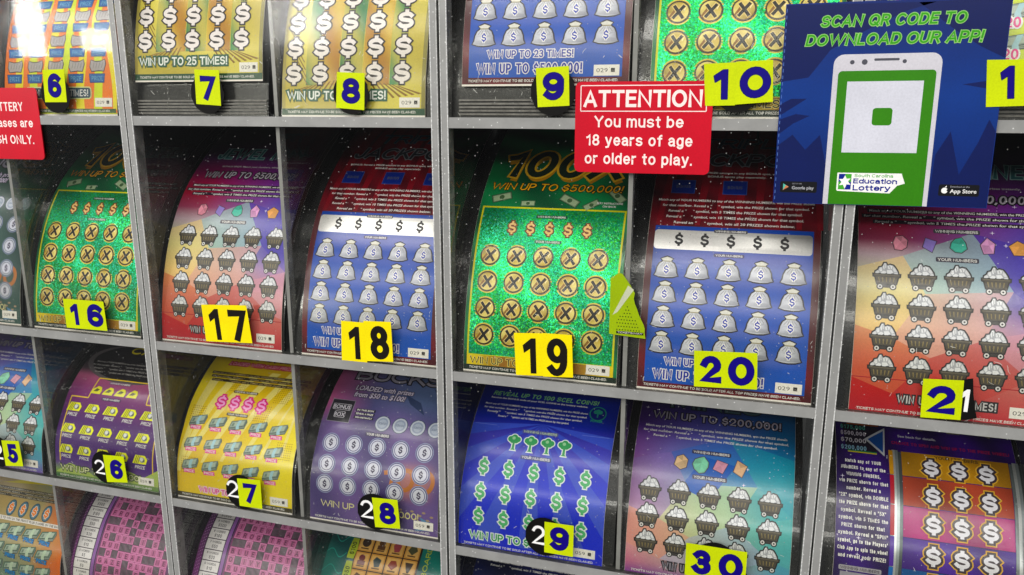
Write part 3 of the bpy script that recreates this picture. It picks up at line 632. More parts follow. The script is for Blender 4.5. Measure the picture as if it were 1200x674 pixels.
def palm_shape(a, x, y, k=1):
    a.at(x, y, k)
    for c, e, L in ((H('#e8f0ee'), .7, 3.5), (H('#3fa060'), 0, 4.5)):
        for px, py, r in ((-2.6, 2.2, 2.0), (0, 3.4, 2.3), (2.6, 2.2, 2.0), (-1.2, 1.2, 2), (1.4, 1.2, 2)): a.poly(circ(px, py, r+e), c, L+px*.05+.1)
        a.poly([(-.7-e, 1), (.7+e, 1), (.9+e, -4.6), (2+e, -5.6-e), (-2-e, -5.6-e), (-.9-e, -4.6)], c, L+.3)
    a.poly(circ(-.5, 3, 1.2), H('#9ad0a0'), 5.4); a.home()
def d_rays(a, P):
    paper(a, 150)
    def bg(u, v): return ramp([(0, H('#1c2cd0')), (50, H('#2436cc')), (80, H('#4a48b8')), (95, H('#1f2c94')), (150, H('#0c1450'))], v)
    a.part('sheet').grid(0, 0, W, 150, bg, 0)
    for i, ang in enumerate(np.linspace(-80, 80, 9)):
        t0, t1 = math.radians(ang-5), math.radians(ang+5); pts = [(51, 92)]
        for t in (t0, t1): pts.append((51+math.sin(t)*140, 92-math.cos(t)*140))
        q = []
        for px, py in pts[1:]:
            s = 1
            if py < 4: s = min(s, (92-4)/(92-py))
            if px < 0: s = min(s, 51/(51-px))
            if px > W: s = min(s, 51/(px-51))
            q.append((51+(px-51)*s, 92+(py-92)*s))
        a.poly([(51, 92), q[0], q[1]], H('#4a5ccc'), 1)
    a.part('scratch_symbols')
    for i in range(5):
        for y in (22.6, 39.6, 56.8):
            x = 14.4+18.1*i
            a.text('$', x, y, 10.6, H('#2f9a54'), 6, bold=.05, out=(H('#dfe8e8'), .85)); a.text('$', x, y+.2, 10.4, H('#58b474'), 6.6, bold=.03)
    for i in range(4): palm_shape(a, 33+12.1*i, 76)
    a.part('lettering'); label(a, 'WINNING NUMBERS', 50.5, 85, 24, H('#5a5c9c'), H('#c8e0b0'), 1.7); label(a, 'YOUR NUMBERS', 50.5, 66.4, 20, H('#2c3a80'))
    a.text('REVEAL UP TO 100 SCEL COINS!', 9, 114.5, 3.9, H('#86c87c'), 6, w=78, al='l', bold=.04, shear=.2)
    a.text('Receive the BONUS code of your SCEL COINS at the lottery website.', 8, 110.3, 1.3, WHITE, 6, w=72, al='l')
    rules(a, 104.5, 3.2, (76, 76, 70, 52), h=1.45, cx=43)
    a.text('WIN UP TO $200,000!', 8, 8.6, 5.4, H('#2f9a54'), 6.6, w=72, al='l', bold=.05, out=(H('#e2ecea'), .7))
    a.poly(circ(88, 105.5, 6), H('#2c8a70'), 4); a.poly(circ(88, 105.5, 5.3), H('#122072'), 5)
    a.at(88, 105.5, .8)
    for px, py, r in ((-2, 1.6, 2), (0, 2.6, 2), (2, 1.6, 2)): a.poly(circ(px, py, r), H('#2f8a78'), 6+px*.05)
    a.rect(-.6, -4, .6, 1, H('#2f8a78'), 6.4); a.home(); a.text('POWER', 88, 99.2, 1.7, H('#3ba07c'), 6)
    legal(a, WHITE); serial(a, '059', 82, 4.4)
    a.part('sheet').rect(2, 87, 18, 87.5, H('#6a7ad8'), 2); a.rect(80, 87, 99, 87.5, H('#6a7ad8'), 2)

def dollar_coin(a, x, y, k, dark, mid='#8f98b8'):
    a.at(x, y, k)
    a.poly(circ(0, 0, 7), H(mid), 3); a.poly(circ(0, 0, 6.4), H(dark), 4); a.poly(circ(0, 0, 5.8), H('#c5c9dc'), 5); a.poly(circ(0, 0, 4.9), H(dark), 5.7); a.poly(circ(0, 0, 4.4), H('#cfd0de'), 6.4)
    a.text('$', 0, 0, 5.2, H('#3c3550'), 7.4, bold=.05); a.home()
def d_bucks(a, P, c0='#6c5690', c1='#483c70', title='BUCKS', amt=('from $50 to $100!', '$100,000!'), ser='059', top='#b8608c', steel='#5c6c94', ys=(27.4, 42, 57.6), dy=0):
    vm = 198 if dy else 150
    paper(a, vm)
    hy = 76+dy
    def bg(u, v):
        c = mixc(H(c0), H(c1), .5+.5*math.sin(u*.11+v*.05))
        c = mixc(c, H(top), max(0, min(1, (v-hy+4)/18))*max(0, 1-u/38))
        c = mixc(c, H(steel), max(0, min(1, (v-hy)/20))*min(1, u/70))
        c = mixc(c, H('#c87c38'), .55*math.exp(-((u-82)/13)**4)*math.exp(-((v-37)/12)**4)*(0 if dy else 1))
        return mixc(c, H('#2c3038'), max(0, (v-hy-34)/30)) if v > hy+34 else c
    a.part('sheet').grid(0, 0, W, vm, bg, 0)
    a.text('100', 78, 38, 17, H('#b06c34'), 1.2, w=40, bold=.05, shear=.1)
    a.part('scratch_symbols')
    for i in range(5):
        for y in ys: dollar_coin(a, 12+18.7*i, y+.3*i, 1, c1)
    for i in range(4):
        x = 49.5+14*i; a.poly(circ(x, hy, 6.2), H('#3c4864'), 3); a.poly(circ(x, hy, 5.6), H('#b9bfcc'), 4); a.poly(circ(x, hy, 4.4), H('#8f9ab0'), 5); a.text('SCRATCH', x, hy, 1.6, H('#5a6780'), 6.2, w=6); a.poly(circ(x, hy, 3.2), H('#a4aec0'), 5.6)
    a.part('lettering')
    a.rect(4, hy-2.4, 22, hy+15.2, H('#2a2830'), 4, out=(H('#8f8a98'), .5))
    for t, y in (('BONUS', hy+9.4), ('BOX', hy+3.2)): a.poly(rrect(13-len(t)*1.5, y-2.5, 13+len(t)*1.5, y+2.5, 1), H('#d8d4de'), 5); a.poly(rrect(13.2-len(t)*1.5, y-2.2, 12.8+len(t)*1.5, y+2.2, 1), H('#2a2830'), 5.6); a.text(t, 13, y, 3, H('#d8d4de'), 6.4, bold=.02)
    for k, t in enumerate(('WIN INSTANTLY', 'REVEAL A PRIZE', 'IN THE BOX')): a.rect(25, hy+1.4+k*3, 41, hy+3.6+k*3, H('#211d30'), 5); a.text(t, 33, hy+2.5+k*3, 1.3, WHITE, 6, w=14)
    label(a, 'YOUR NUMBERS', 48, hy-9, 18, H('#352a54'), WHITE, 1.8)
    a.text('WIN UP TO '+amt[1], 9, 12.8, 5, H('#d9d29c'), 6, w=78, al='l', bold=.03)
    a.text('LOADED with prizes', 42, hy+27.5, 4.2, H('#cfc6dc'), 6.4, w=48, bold=.025, shear=.15, out=(H('#262034'), .5)); a.text(amt[0], 40, hy+21.5, 4.2, H('#cfc6dc'), 6.4, w=42, bold=.025, shear=.15, out=(H('#262034'), .5))
    a.text(title, 50, hy+41, 11.5, H('#8a8694'), 6.4, w=72, bold=.05, out=(H('#1a181e'), 1.0))
    a.part('sheet')
    for pts in ([(60, hy+26), (66, hy+18), (80, hy+10), (74, hy+20)], [(80, hy+34), (90, hy+22), (100, hy+16), (92, hy+28)]): a.poly(pts, H('#3a4668'), 1.2)
    a.poly([(84, 2.5), (90, 9), (88, 13), (96, 10), (98, 4)], H('#5a84a8'), 2)
    for i in range(10): a.poly(circ(70+i*3, 14+3*math.sin(i*2.1), 1.4, .8), H('#a08a70'), 2)
    legal(a, WHITE); serial(a, ser, 83.5, 3.9)
def d_bucks_green(a, P): d_bucks(a, P, '#3a5650', '#1f3a36', 'BUCKS', ('from $50 to $200!', '$200,000!'), '029', '#28443c', '#30463e', (25, 43, 61, 79), 22)

def d_yellow(a, P):
    paper(a, 150)
    def bg(u, v): return mixc(mixc(H('#f2de10'), H('#e6c014'), .5+.5*math.sin(u*.04-v*.03+2)), H('#b8922c'), max(0, (v-88)/50))
    a.part('sheet').grid(0, 0, W, 150, bg, 0)
    for i in range(8):
        x = -30+17*i; a.poly([(max(0, x), 20+i*3), (max(0, x)+3, 20+i*3), (min(102, x+46), 96+i*4), (min(102, x+38), 96+i*4)], H('#f0e080'), 1)
    for bx, by in ((4, 60), (4, 20), (72, 82), (60, 66), (84, 94), (30, 88), (86, 40)):
        for i in range(8):
            for j in range(8): a.poly([(bx+i*1.7+.5, by+j*1.7), (bx+i*1.7, by+j*1.7+.5), (bx+i*1.7-.5, by+j*1.7), (bx+i*1.7, by+j*1.7-.5)], H('#a87c10'), 1.6)
    PK = H('#e23c96')
    a.part('scratch_symbols')
    for i in range(5):
        for j, y in enumerate((25.5, 42.5, 59.4)):
            x = 11+18*i; bank_note(a, x, y+2.2, 1.02, r=.32)
            a.poly([(x-4.6, y-5.8), (x+5.4, y-5.4), (x+5, y-2.4), (x-5, y-2.8)], H('#e8559c'), 6); a.text('PRIZE', x+.2, y-4.1, 2.0, WHITE, 6.8, w=8.4, bold=.03)
    for i in range(4):
        x = 27.4+12*i; a.text('$', x, 77.6, 9.6, H('#f8a8dc'), 6.6, w=7.6, bold=.04, out=(H('#e02c84'), 1.3))
    label(a, 'WINNING NUMBERS', 45, 87.4, 20, H('#6a5a24'), WHITE, 1.4); label(a, 'YOUR NUMBERS', 45, 68.4, 17, H('#4c4424'), WHITE, 1.4)
    a.text('WIN UP TO $30,000!', 45, 7.8, 4.0, PK, 6.4, w=50, bold=.05, out=(H('#f4d0e0'), .8))
    rules(a, 103, 3.4, (88, 86, 82), fg=H('#c8b078'), bg=H('#332c1c'), h=1.5)
    a.text('LOADED WITH CASH PRIZES!', 48, 113.6, 3.4, H('#e6a0b0'), 6.4, w=62, bold=.045, shear=.25, out=(H('#b3404c'), .9))
    a.text('FAST CASH', 46, 123.5, 8, H('#c8485a'), 6.4, w=64, bold=.05, shear=.25, out=(H('#3c1c1c'), .9))
    legal(a, WHITE, H('#3c3414')); serial(a, '059', 83.5, 4.4)

def d_cash(a, P):
    paper(a, 150)
    def bg(u, v): return ramp([(0, H('#2e5c34')), (4, H('#7c9c50')), (11, H('#5c3c80')), (20, H('#4a2478')), (50, H('#502468')), (72, H('#7c3070')), (86, H('#a85c7c')), (92, H('#4c3c44')), (100, H('#1c181c')), (150, H('#141214'))], v+(u-50)*.03)
    a.part('sheet').grid(0, 0, W, 150, bg, 0)
    for p in ([(0, 4), (14, 13), (30, 10), (40, 4)], [(60, 4), (72, 14), (88, 10), (102, 18), (102, 4)]): a.poly(p, H('#a8bc60'), 1)
    Y = H('#e8c84c')
    for s, e in (((5, 14), (5, 68)), ((5, 68), (22, 68)), ((22, 68), (24, 86)), ((24, 86), (78, 86)), ((78, 86), (80, 68)), ((80, 68), (97, 68)), ((97, 68), (97, 14))): a.line(s, e, 1.0, Y, 2)
    for r_ in (34, 38): a.poly([(51+r_*1.3*math.cos(t), 104+r_*.55*math.sin(t)) for t in np.linspace(0, 2*math.pi, 40)], H('#5a5456') if r_ == 38 else H('#1c191b'), 1.2+.5*(r_ == 34))
    a.part('scratch_symbols')
    for i in range(5):
        for y in (24, 41, 58.6):
            x = 11+18.4*i
            a.poly([(x-7, y-2.6), (x-4, y+4.4), (x+5, y+4.4), (x+7.4, y+1.4), (x+6, y-2.6)], H('#eef03c'), 4)
            for q in (-5.2, -3.6, -2): a.poly([(x+q, y-2.4), (x+q+.6, y-2.4), (x+q+3, y+4.2), (x+q+2.4, y+4.2)], H('#33301c'), 5)
            a.poly(circ(x+2.4, y+.8, 2.7, 2.3), H('#9aa08c'), 5.6); a.poly(circ(x+2.0, y+1.2, 1.5), H('#dfe2dc'), 6.4); a.poly([(x+2, y-1), (x+5, y-.4), (x+4.4, y+1.6)], H('#5c6458'), 6.6)
            a.text('PRIZE', x+.4, y-5.4, 2.7, WHITE, 6, w=9.6, bold=.03, shear=.2)
    for i in range(4):
        x = 27.2+12*i; a.poly([(x-5.4, 72), (x-3.4, 76), (x+.4, 78.8), (x+4, 78), (x+5.2, 75), (x+4.6, 72)], H('#e6e23c'), 4); a.poly([(x-3, 74), (x-.5, 76.8), (x+3, 76), (x+1, 74)], H('#5c5a20'), 5)
    label(a, 'WINNING NUMBERS', 47, 82.6, 20, H('#76506c'), WHITE, 1.4); label(a, 'YOUR NUMBERS', 45, 68.4, 17, H('#3c1c50'), WHITE, 1.5)
    a.text('WIN UP TO $30,000!', 5, 8.8, 4.8, H('#e2e6b4'), 6.4, w=80, al='l', bold=.04, out=(H('#2a3c20'), .8))
    rules(a, 102, 3.3, (80, 84, 78, 72), fg=H('#a8a4a0'), h=1.5)
    a.text('CASH', 60, 117, 8, H('#c8b82c'), 6.4, w=46, bold=.06, shear=.2, out=(H('#1e1c10'), .9))
    legal(a, WHITE); serial(a, '059', 83, 4.4)

def d_wheel(a, P):
    paper(a, 150)
    def bg(u, v): return mixc(H('#3c1c78'), H('#241048'), .5+.5*math.sin(u*.2+v*.08))
    a.part('sheet').grid(0, 0, W, 150, bg, 0); stars(a, 30, 1, 30, 10, 125, 4)
    bands = [(101, 84.5, '#c08a28'), (84, 66, '#b4503c'), (65.5, 47.5, '#b4307c'), (47, 29.5, '#53309a'), (29, 12, '#2c6cb4'), (11.5, -.5, '#2c9c8c')]
    for y1, y0, c in bands: a.grid(38, y0, 97.5, y1, (lambda cc: (lambda u, v: mixc(cc, tuple(x*.6 for x in cc), .5+.5*math.sin(u*.12+v*.1))))(H(c)), 2, 4)
    for x in (31, 97.8):
        for k, c in enumerate(('#7c8484', '#c8cccc', '#9aa2a4', '#5c6464')): a.rect(x+k*1.7, -.5, x+k*1.7+1.7, 102-abs(k-1.5), H(c), 3, 2)
        for q, (y1, y0, c) in enumerate(bands):
            if x < 50: a.rect(x-.2, y0, x+2.2, y1, H(['#c08a28', '#b4303c', '#b4303c', '#53309a', '#2c6cb4', '#2c9c8c'][q]), 4)
    a.part('scratch_symbols')
    for j, y in enumerate((91.5, 73.5, 56.4, 38.4, 21)):
        for i in range(3):
            x = 54.6+15.2*i
            a.text('$', x, y, 10.4, H('#e4e2ea'), 7, w=8.4, bold=.06, out=(H('#d8a848'), 2.0)); a.text('$', x, y, 10.4, H('#e4e2ea'), 8.4, w=8.4, bold=.06, out=(H('#3c3036'), 1.3))
    a.part('lettering')
    for t, y, c in (('$175,000', 116, '#4c9c8c'), ('$500,000', 111, '#c8c0d0'), ('$70,000', 105.5, '#d8d4de'), ('$200,000', 100, '#8cb8d0')): a.text(t, 3, y, 3.2, H(c), 6, w=15, al='l', bold=.04)
    a.poly([(4, 119), (18, 121), (26, 116), (24, 98), (14, 96), (6, 98)], H('#1c1428'), 3)
    a.poly([(29.6, 118), (17, 107.5), (28.4, 96)], H('#b8bcc4'), 4); a.poly([(28.6, 115.4), (19, 107.5), (27.6, 98.6)], H('#1f4c94'), 5)
    a.rect(7, 118.4, 26, 119.6, H('#b85c28'), 4); a.rect(7, 96.6, 24, 97.4, H('#c8b83c'), 4); a.rect(7, 97.5, 24, 98.1, H('#2c8c5c'), 4)
    for i, t in enumerate(('Match any of YOUR', 'NUMBERS to any of the', 'WINNING NUMBERS,', 'win PRIZE shown for that', 'number. Reveal a', '"2X" symbol, win DOUBLE', 'the PRIZE shown for that', 'symbol. Reveal a "5X"', 'symbol, win 5 TIMES the', 'PRIZE shown for that', 'symbol. Reveal a "SPIN"', "symbol, go to the Players'", 'Club App to spin the wheel', 'and reveal your PRIZE!')):
        a.text(t, 15.6, 90.5-4.5*i, 2.3, WHITE, 6, w=min(28, 1.22*len(t)), bold=.04)
    label(a, 'YOUR NUMBERS', 69, 99.2, 24, None, H('#2c2418'), 2.2); label(a, 'WINNING NUMBERS', 15, 24.5, 22, H('#a8a4ac'), H('#1c1828'), 1.8)
    a.rect(4, 5, 27, 22, H('#9c9aa4'), 4)
    a.text('See back for details.', 48, 112.6, 1.8, H('#c0bcc8'), 6, w=22); a.text('CHANCE TO SPIN AND WIN UP TO THE PRIZE WHEEL!', 66, 107, 2.2, H('#a42c50'), 6, w=66, bold=.04)
    a.text('SPIN', 60, 126, 13, H('#4c4030'), 6, w=60, bold=.05, out=(H('#7c745c'), .8))
    legal(a, WHITE)

def d_gold(a, P):
    paper(a, 198)
    a.part('sheet').grid(0, 0, W, 198, lambda u, v: mixc(H('#dccf62'), H('#bfae48'), .5+.5*math.sin(u*.05+v*.07)), 0, 3)
    a.rect(0, 0, W, 4.2, H('#1f4a30'), 3)
    for x0, x1, c in ((0, 2.4, '#a89a4c'), (99.4, 102, '#8c8440')): a.rect(x0, 4, x1, 198, H(c), 2)
    for x0, x1, c in ((17.5, 27, '#2c7c48'), (27.4, 41.5, '#b07c24'), (41.9, 58, '#2c7844'), (58.4, 77, '#b07c24'), (77.4, 87, '#2f8448')):
        a.grid(x0, 19, x1, 198, (lambda cc: (lambda u, v: mixc(cc, H('#e0c860'), .35+.35*math.sin(v*.09+u*.2))))(H(c)), 2, 3)
    for i in range(7):
        for s in (-1, 1):
            x = 51+s*(12+i*3.2); a.poly([(x, 22-i*.6), (x+s*1.2, 22-i*.6), (x+s*(9+i*1.4), 10+i*.6), (x+s*(8+i*1.2), 9.4+i*.6)], H('#8c6a1c'), 2.6)
    for i in range(6): a.line((3+i*1.1, 60-i*5), (14+i*1.0, 44-i*5), .6, H('#7c5a14'), 2.7)
    a.part('scratch_symbols')
    for i in range(5):
        for y in (26.5, 43.2, 59.8, 76.4, 93):
            a.text('$', 8.8+19.3*i, y, 12.6, H('#e8e0dc'), 7.4, w=11.2, bold=.062, out=(H('#241e1c'), 1.0))
    a.part('lettering'); a.text('WIN UP TO 25 TIMES!', 4, 12.6, 5.5, H('#eef2ee'), 6.8, w=71, al='l', bold=.05, out=(H('#2c5c44'), 1.2))
    legal(a, WHITE); serial(a, '029', 84.5, 4.8, 14)

def d_orange(a, P):
    paper(a, 198)
    a.part('sheet').grid(0, 0, W, 198, H('#f07c28'), 0, 3)
    for i in range(7):
        x = 6+i*15.5; pts = []
        for v in range(3, 199, 5): pts.append((x+(x-51)*(-v)*.0028+1.8*math.sin(v*.09+i), v))
        q = [(min(W, max(0, p[0]+7.4-.01*p[1])), p[1]) for p in pts]; pts = [(min(W, max(0, p[0])), p[1]) for p in pts]
        a.poly(pts+q[::-1], H('#d2e02c') if i % 2 else H('#ecdc30'), 1)
    a.rect(0, 0, W, .9, H('#c8cc3c'), 3); a.rect(3, .9, W-1, 3.8, H('#3a5a30'), 3)
    a.part('scratch_symbols')
    for i in range(5):
        for j, y in enumerate((34.4, 53, 71.6, 90.2)):
            x = 9.8+18.8*i
            a.poly([(x-6.2, y+3.6), (x-2, y+2.4), (x+2.4, y+2.6), (x+5.8, y+4), (x+6.6, y+1), (x+5.4, y-4), (x+1, y-3.6), (x-5, y-4.2), (x-6.6, y-1)], H('#a9a3a4'), 4, out=(H('#35302e'), .6))
            for k in range(4): a.line((x-4+k*2.5, y-2), (x-3.2+k*2.5, y+2), .5, H('#84807e'), 5)
            a.poly([(x-7, y-6.2), (x+6.4, y-6.2), (x+6, y-12), (x-6, y-12)], H('#2560a4'), 4, out=(H('#1e2c54'), .5)); a.text('PRIZE', x, y-9.2, 3.2, H('#6ca8cc'), 6, w=9.4, bold=.03)
    a.part('lettering'); a.poly(rrect(20, 10.6, 80, 19.4, 2.5), H('#d8dc9c'), 4.5); a.poly(rrect(20.8, 11.4, 79.2, 18.6, 2), H('#2c4858'), 5.3); a.text('WIN UP TO 10 TIMES!', 50, 15, 4.8, H('#e6e6e6'), 6.2, w=54, bold=.035)
    legal(a, WHITE, None, 5, 96, 2.3, 1.3); serial(a, '029', 83, 5.2)

def d_lime(a, P):
    paper(a, 198)
    a.part('sheet').grid(0, 0, W, 198, lambda u, v: mixc(H('#a9c42c'), H('#c8d83c'), .5+.5*math.sin(u*.1+v*.05)), 0, 3)
    a.rect(0, 0, W, 4, H('#2c3a18'), 2)
    a.part('scratch_symbols')
    for i in range(4):
        for y in (20, 36, 52, 68, 84): bank_note(a, 12+24*i, y+6, 1.1); a.text('$20', 9+24*i, y-.5, 5.4, H('#e8388c'), 6.6, bold=.05, out=(WHITE, .8))
    legal(a, WHITE); serial(a, '029', 82.5, 4.4)

def d_notes(a, P):
    paper(a, 150)
    def bg(u, v): return mixc(mixc(H('#ac945c'), H('#748c74'), .5+.5*math.sin(v*.05+u*.03)), H('#d46a2c'), max(0, (u-66)/22)*(.7+.3*math.sin(v*.1)))
    a.part('sheet').grid(0, 0, W, 150, bg, 0)
    a.part('scratch_symbols')
    for i in range(5):
        for y in (15, 30.5, 46):
            x = 11+17.6*i; bank_note(a, x, y+6, 1.2, '#5c7864', '#b8ccb0', .25); a.text('PRIZE', x, y-.6, 3.4, H('#2c8cd0'), 6, w=11, bold=.06, rot=-.06, out=(H('#143c5c'), .35))
    for i in range(4):
        x = 34+13.4*i; a.poly(circ(x, 69.5, 5, 7.2), H('#2c4c5c'), 3); a.poly(circ(x, 69.5, 4.2, 6.2), H('#4c7484'), 4); a.text('$', x, 69.5, 7.4, H('#e8843c'), 6.6, bold=.06, out=(H('#e8d8c8'), .5))
    a.part('lettering'); a.poly(rrect(14, 58.6, 96, 62, 1), H('#e2ddd4'), 4); a.text('MATCH 2 TO WIN ON THE FRONT PLUS 2 MORE ON THE BACK!', 55, 60.3, 2.0, H('#1c1a1c'), 5, w=78, bold=.04)
    rules(a, 86, 3.0, (84, 88, 78), fg=H('#b8b098'), bg=H('#3c382c'), h=1.5)
    a.part('sheet').poly([(10, 90), (40, 97), (80, 97), (92, 91), (60, 94)], H('#c8b82c'), 2)
    legal(a, WHITE)

WORDS = ['HOME#OVER#A', '#F#R##E#CAT', 'GAZE#PLUM#R', '#O#LEAF##NE', 'RUN##ORBIT#', 'O#IVY#I#S#E', 'BLUE#NEST#X', '##A#K#G#OAK', 'FROG#TREE#I', 'I#DEW##A#ST', 'SOAPY#VINE#', 'H#T#E#O#G#W', 'CLOUD#WAGON']
def d_cross(a, P):
    paper(a, 150)
    a.part('sheet').grid(0, 0, W, 150, lambda u, v: mixc(H('#80447c'), H('#5c3460'), .5+.5*math.sin(v*.08+u*.3)), 0, 3)
    for i in range(150):
        y = 8+i*.9; a.poly([(1.0+(i % 3)*1.4, y), (2.0+(i % 3)*1.4, y), (1.5+(i % 3)*1.4, y+.9)], H('#c088c0'), 1)
    a.rect(5.6, 6, 24, 130, H('#2c1830'), 2); a.rect(24, 6, 27, 130, H('#8c5ca0'), 2.2); a.rect(27, 6, 27.8, 130, H('#2c1830'), 2.4)
    a.part('prize_legend')
    for i, (n, p) in enumerate((('2 WORDS', '$2'), ('3 WORDS', '$3'), ('4 WORDS', '$5'), ('5 WORDS', '$10'), ('6 WORDS', '$20'), ('7 WORDS', '$50'), ('8 WORDS', '$100'), ('9 WORDS', '$500'), ('10 WORDS', '$1,000'), ('11 WORDS', '$30,000'))):
        y = 23+i*8.6; a.rect(6.4, y, 23.2, y+7.9, H('#e2dedc'), 4); a.text(n, 14.8, y+5.8, 1.8, H('#1c181c'), 5, w=11, bold=.04); a.text(p, 14.8, y+2.4, 2.6, H('#1c181c'), 5, bold=.03)
    a.part('crossword_grid').rect(29, 24, 99.5, 124.5, H('#8c2c68'), 2)
    for j in range(15):
        for i in range(11):
            x, y = 29.6+i*6.35, 24.8+j*6.6; ch = WORDS[j % 13][(i+2*(j//13)) % 11]
            if ch == '#': a.grid(x, y, x+6.2, y+6.4, lambda u, v: mixc(H('#6c5a66'), H('#44343f'), .5+.5*math.sin(u+v*.7)), 3, 4)
            else: a.rect(x, y, x+6.0, y+6.2, H('#dc8cb8'), 3); a.rect(x+.55, y+.55, x+5.45, y+5.65, H('#b4648e'), 3.7); a.text(ch, x+3, y+3.1, 3.8, H('#4c1c3c'), 5, bold=.035)
    a.part('lettering'); a.text('7 COMPLETED WORDS WINS THE TOP PRIZE', 50, 21.4, 1.8, H('#d8b8dc'), 5, w=74); legal(a, WHITE)

def d_cards(a, P):
    paper(a, 150)
    def bg(u, v): return mixc(H('#0c7a6c'), H('#0c4c4c'), .5+.5*math.sin(u*.12+2*math.sin(v*.07)))
    a.part('sheet').grid(0, 0, W, 150, bg, 0)
    for i in range(9): a.poly([(u, 20+12*i+3*math.sin(u*.4+i)) for u in range(0, 21, 2)]+[(u, 20.8+12*i+3*math.sin(u*.4+i)) for u in range(20, -1, -2)], H('#2c9c8c'), 1)
    a.part('game_cards').rect(27, 16, 81.4, 114, H('#2c1c10'), 2)
    CC = ['#8c3c2c', '#3c2c20', '#5c3c24', '#a04c50', '#4c4c30', '#6c2c2c', '#2c3c3c']
    for j in range(7):
        for i in range(4):
            x, y = 28+i*13.2, 17+j*13.6; a.rect(x, y, x+12.2, y+12.8, H('#c8924c'), 3); a.rect(x+1, y+1, x+11.2, y+11.8, H('#d8aa64'), 4)
            k = (i*3+j*2) % 5; c = H(CC[(i+j*3) % 7]); cx, cy = x+6.1, y+7
            if k == 0: a.poly(circ(cx, cy, 3.6), c, 5)
            elif k == 1: a.poly([(cx-3.6, cy+1), (cx-1.4, cy+4), (cx+3.2, cy+2), (cx+2.4, cy-3.4), (cx-1.6, cy-4)], c, 5)
            elif k == 2: a.poly([(cx-3.4, cy+3.6), (cx+3.4, cy+3.6), (cx+2, cy-1), (cx+.7, cy-4), (cx-.7, cy-4), (cx-2, cy-1)], c, 5)
            elif k == 3: a.poly(circ(cx, cy+1.4, 2.6), c, 5); a.rect(cx-3.2, cy-4, cx+3.2, cy-.6, c, 5.3)
            else: a.poly([(cx-4, cy-1), (cx-2, cy+3), (cx+2, cy+3.4), (cx+4, cy-.4), (cx, cy-4)], c, 5)
            a.rect(x+2.6, y+1.7, x+9.1, y+2.7, H('#5c4024'), 5)
    a.part('lettering')
    for y, t in ((103, '$5'), (86, '$100'), (68, '$50'), (50, '$10')):
        a.poly([(21, y-8), (27, y-8), (28, y), (27, y+8), (22, y+8), (21, y)], H('#a8b83c'), 4); a.text(t, 24.3, y, 3.6, H('#2c3c14'), 5, rot=math.pi/2, bold=.04)
    a.text('GAME BOARD', 87, 74, 4, H('#a8b83c'), 5, rot=math.pi/2, bold=.04, w=46)
    legal(a, WHITE)
def d_night(a, P):
    paper(a, 150)
    a.part('sheet').grid(0, 0, W, 150, lambda u, v: mixc(H('#141c54'), H('#0c1030'), .5+.5*math.sin(u*.1+v*.06)), 0, 3); stars(a, 40, 2, 100, 60, 135, 8)
    a.part('lettering')
    for s, e in (((30, 109), (98, 109)), ((30, 103), (98, 103)), ((30, 103), (30, 109))): a.line(s, e, .6, H('#b83c2c'), 3)
    for i in range(12): a.poly([(34+i*6, 104), (37.5+i*6, 104), (35.7+i*6, 108)], H('#c8b83c') if i % 2 else H('#5c3c94'), 4)
    a.poly([(22, 108), (27, 108), (24.5, 113)], H('#d8c83c'), 4); a.line((8, 101), (8, 107), .8, WHITE, 4); a.line((5.4, 104.6), (10.6, 104.6), .8, WHITE, 4)
    a.text('BONUS CASH ON EVERY TICKET', 28, 106, 2.2, WHITE, 5, w=28, bold=.03); rules(a, 98, 3.2, (80, 84, 78), h=1.5)
    a.text('LUCKY NIGHT', 51, 122, 9, H('#b8a83c'), 6, w=80, bold=.04, out=(H('#1c1c10'), .7)); legal(a, WHITE)
# ---------------------------------------------------------------- dispenser towers
SHELF = {'top': 164.0, 'A': 0.0, 'B': -164.3, 'C': -292.3, 'D': -411.0}
ROWS = [('A', 164.0-6.3, 0.0, PB), ('B', -6.3, -164.3, PB), ('C', -170.6, -292.3, PC), ('D', -298.6, -411.0, PC)]
BASE = -430.0
TX = {0: (-467.0, -351.0), 1: (-229.0, -111.0), 2: (11.5, 126.0), 3: (249.0, 366.0)}
def chute_mesh(prof, zt, name):
    s, p, t = prof
    vs = np.arange(0, s[-1], 3.0); d, z, n = surf(prof, vs, -.9)
    k = z < zt-2; vs, d, z = vs[k], d[k], z[k]
    V, F = [], []
    for i in range(len(vs)):
        for x in (-9.0, W+1.5):
            for e in (0, 2.4): V.append((x*MM, (d[i]+e+.2)*MM, z[i]*MM))
    q = lambda i, a, b: i*4+a*2+b
    for i in range(len(vs)-1):
        F += [(q(i, 0, 0), q(i, 1, 0), q(i+1, 1, 0), q(i+1, 0, 0)), (q(i, 0, 1), q(i+1, 0, 1), q(i+1, 1, 1), q(i, 1, 1)),
              (q(i, 0, 0), q(i+1, 0, 0), q(i+1, 0, 1), q(i, 0, 1)), (q(i, 1, 0), q(i, 1, 1), q(i+1, 1, 1), q(i+1, 1, 0))]
    F += [(q(0, 0, 0), q(0, 0, 1), q(0, 1, 1), q(0, 1, 0)), (q(len(vs)-1, 0, 0), q(len(vs)-1, 1, 0), q(len(vs)-1, 1, 1), q(len(vs)-1, 0, 1))]
    me = bpy.data.meshes.new(name); me.from_pydata(V, [], F); me.materials.append(M_BLACK); me.update()
    for pl in me.polygons: pl.use_smooth = False
    return me
CH = {'A': chute_mesh(PB, 158, 'chute'), 'B': chute_mesh(PB, 158, 'chute'), 'C': chute_mesh(PC, 121, 'chute'), 'D': chute_mesh(PC, 112, 'chute')}
TL = ['clear acrylic dispenser tower at the far left, holding tickets 6, 16 and 26',
      'clear acrylic dispenser tower holding tickets 7, 8, 17, 18, 27 and 28',
      'clear acrylic dispenser tower holding tickets 9, 10, 19, 20, 29 and 30',
      'clear acrylic dispenser tower at the right edge, holding cart ticket 21']
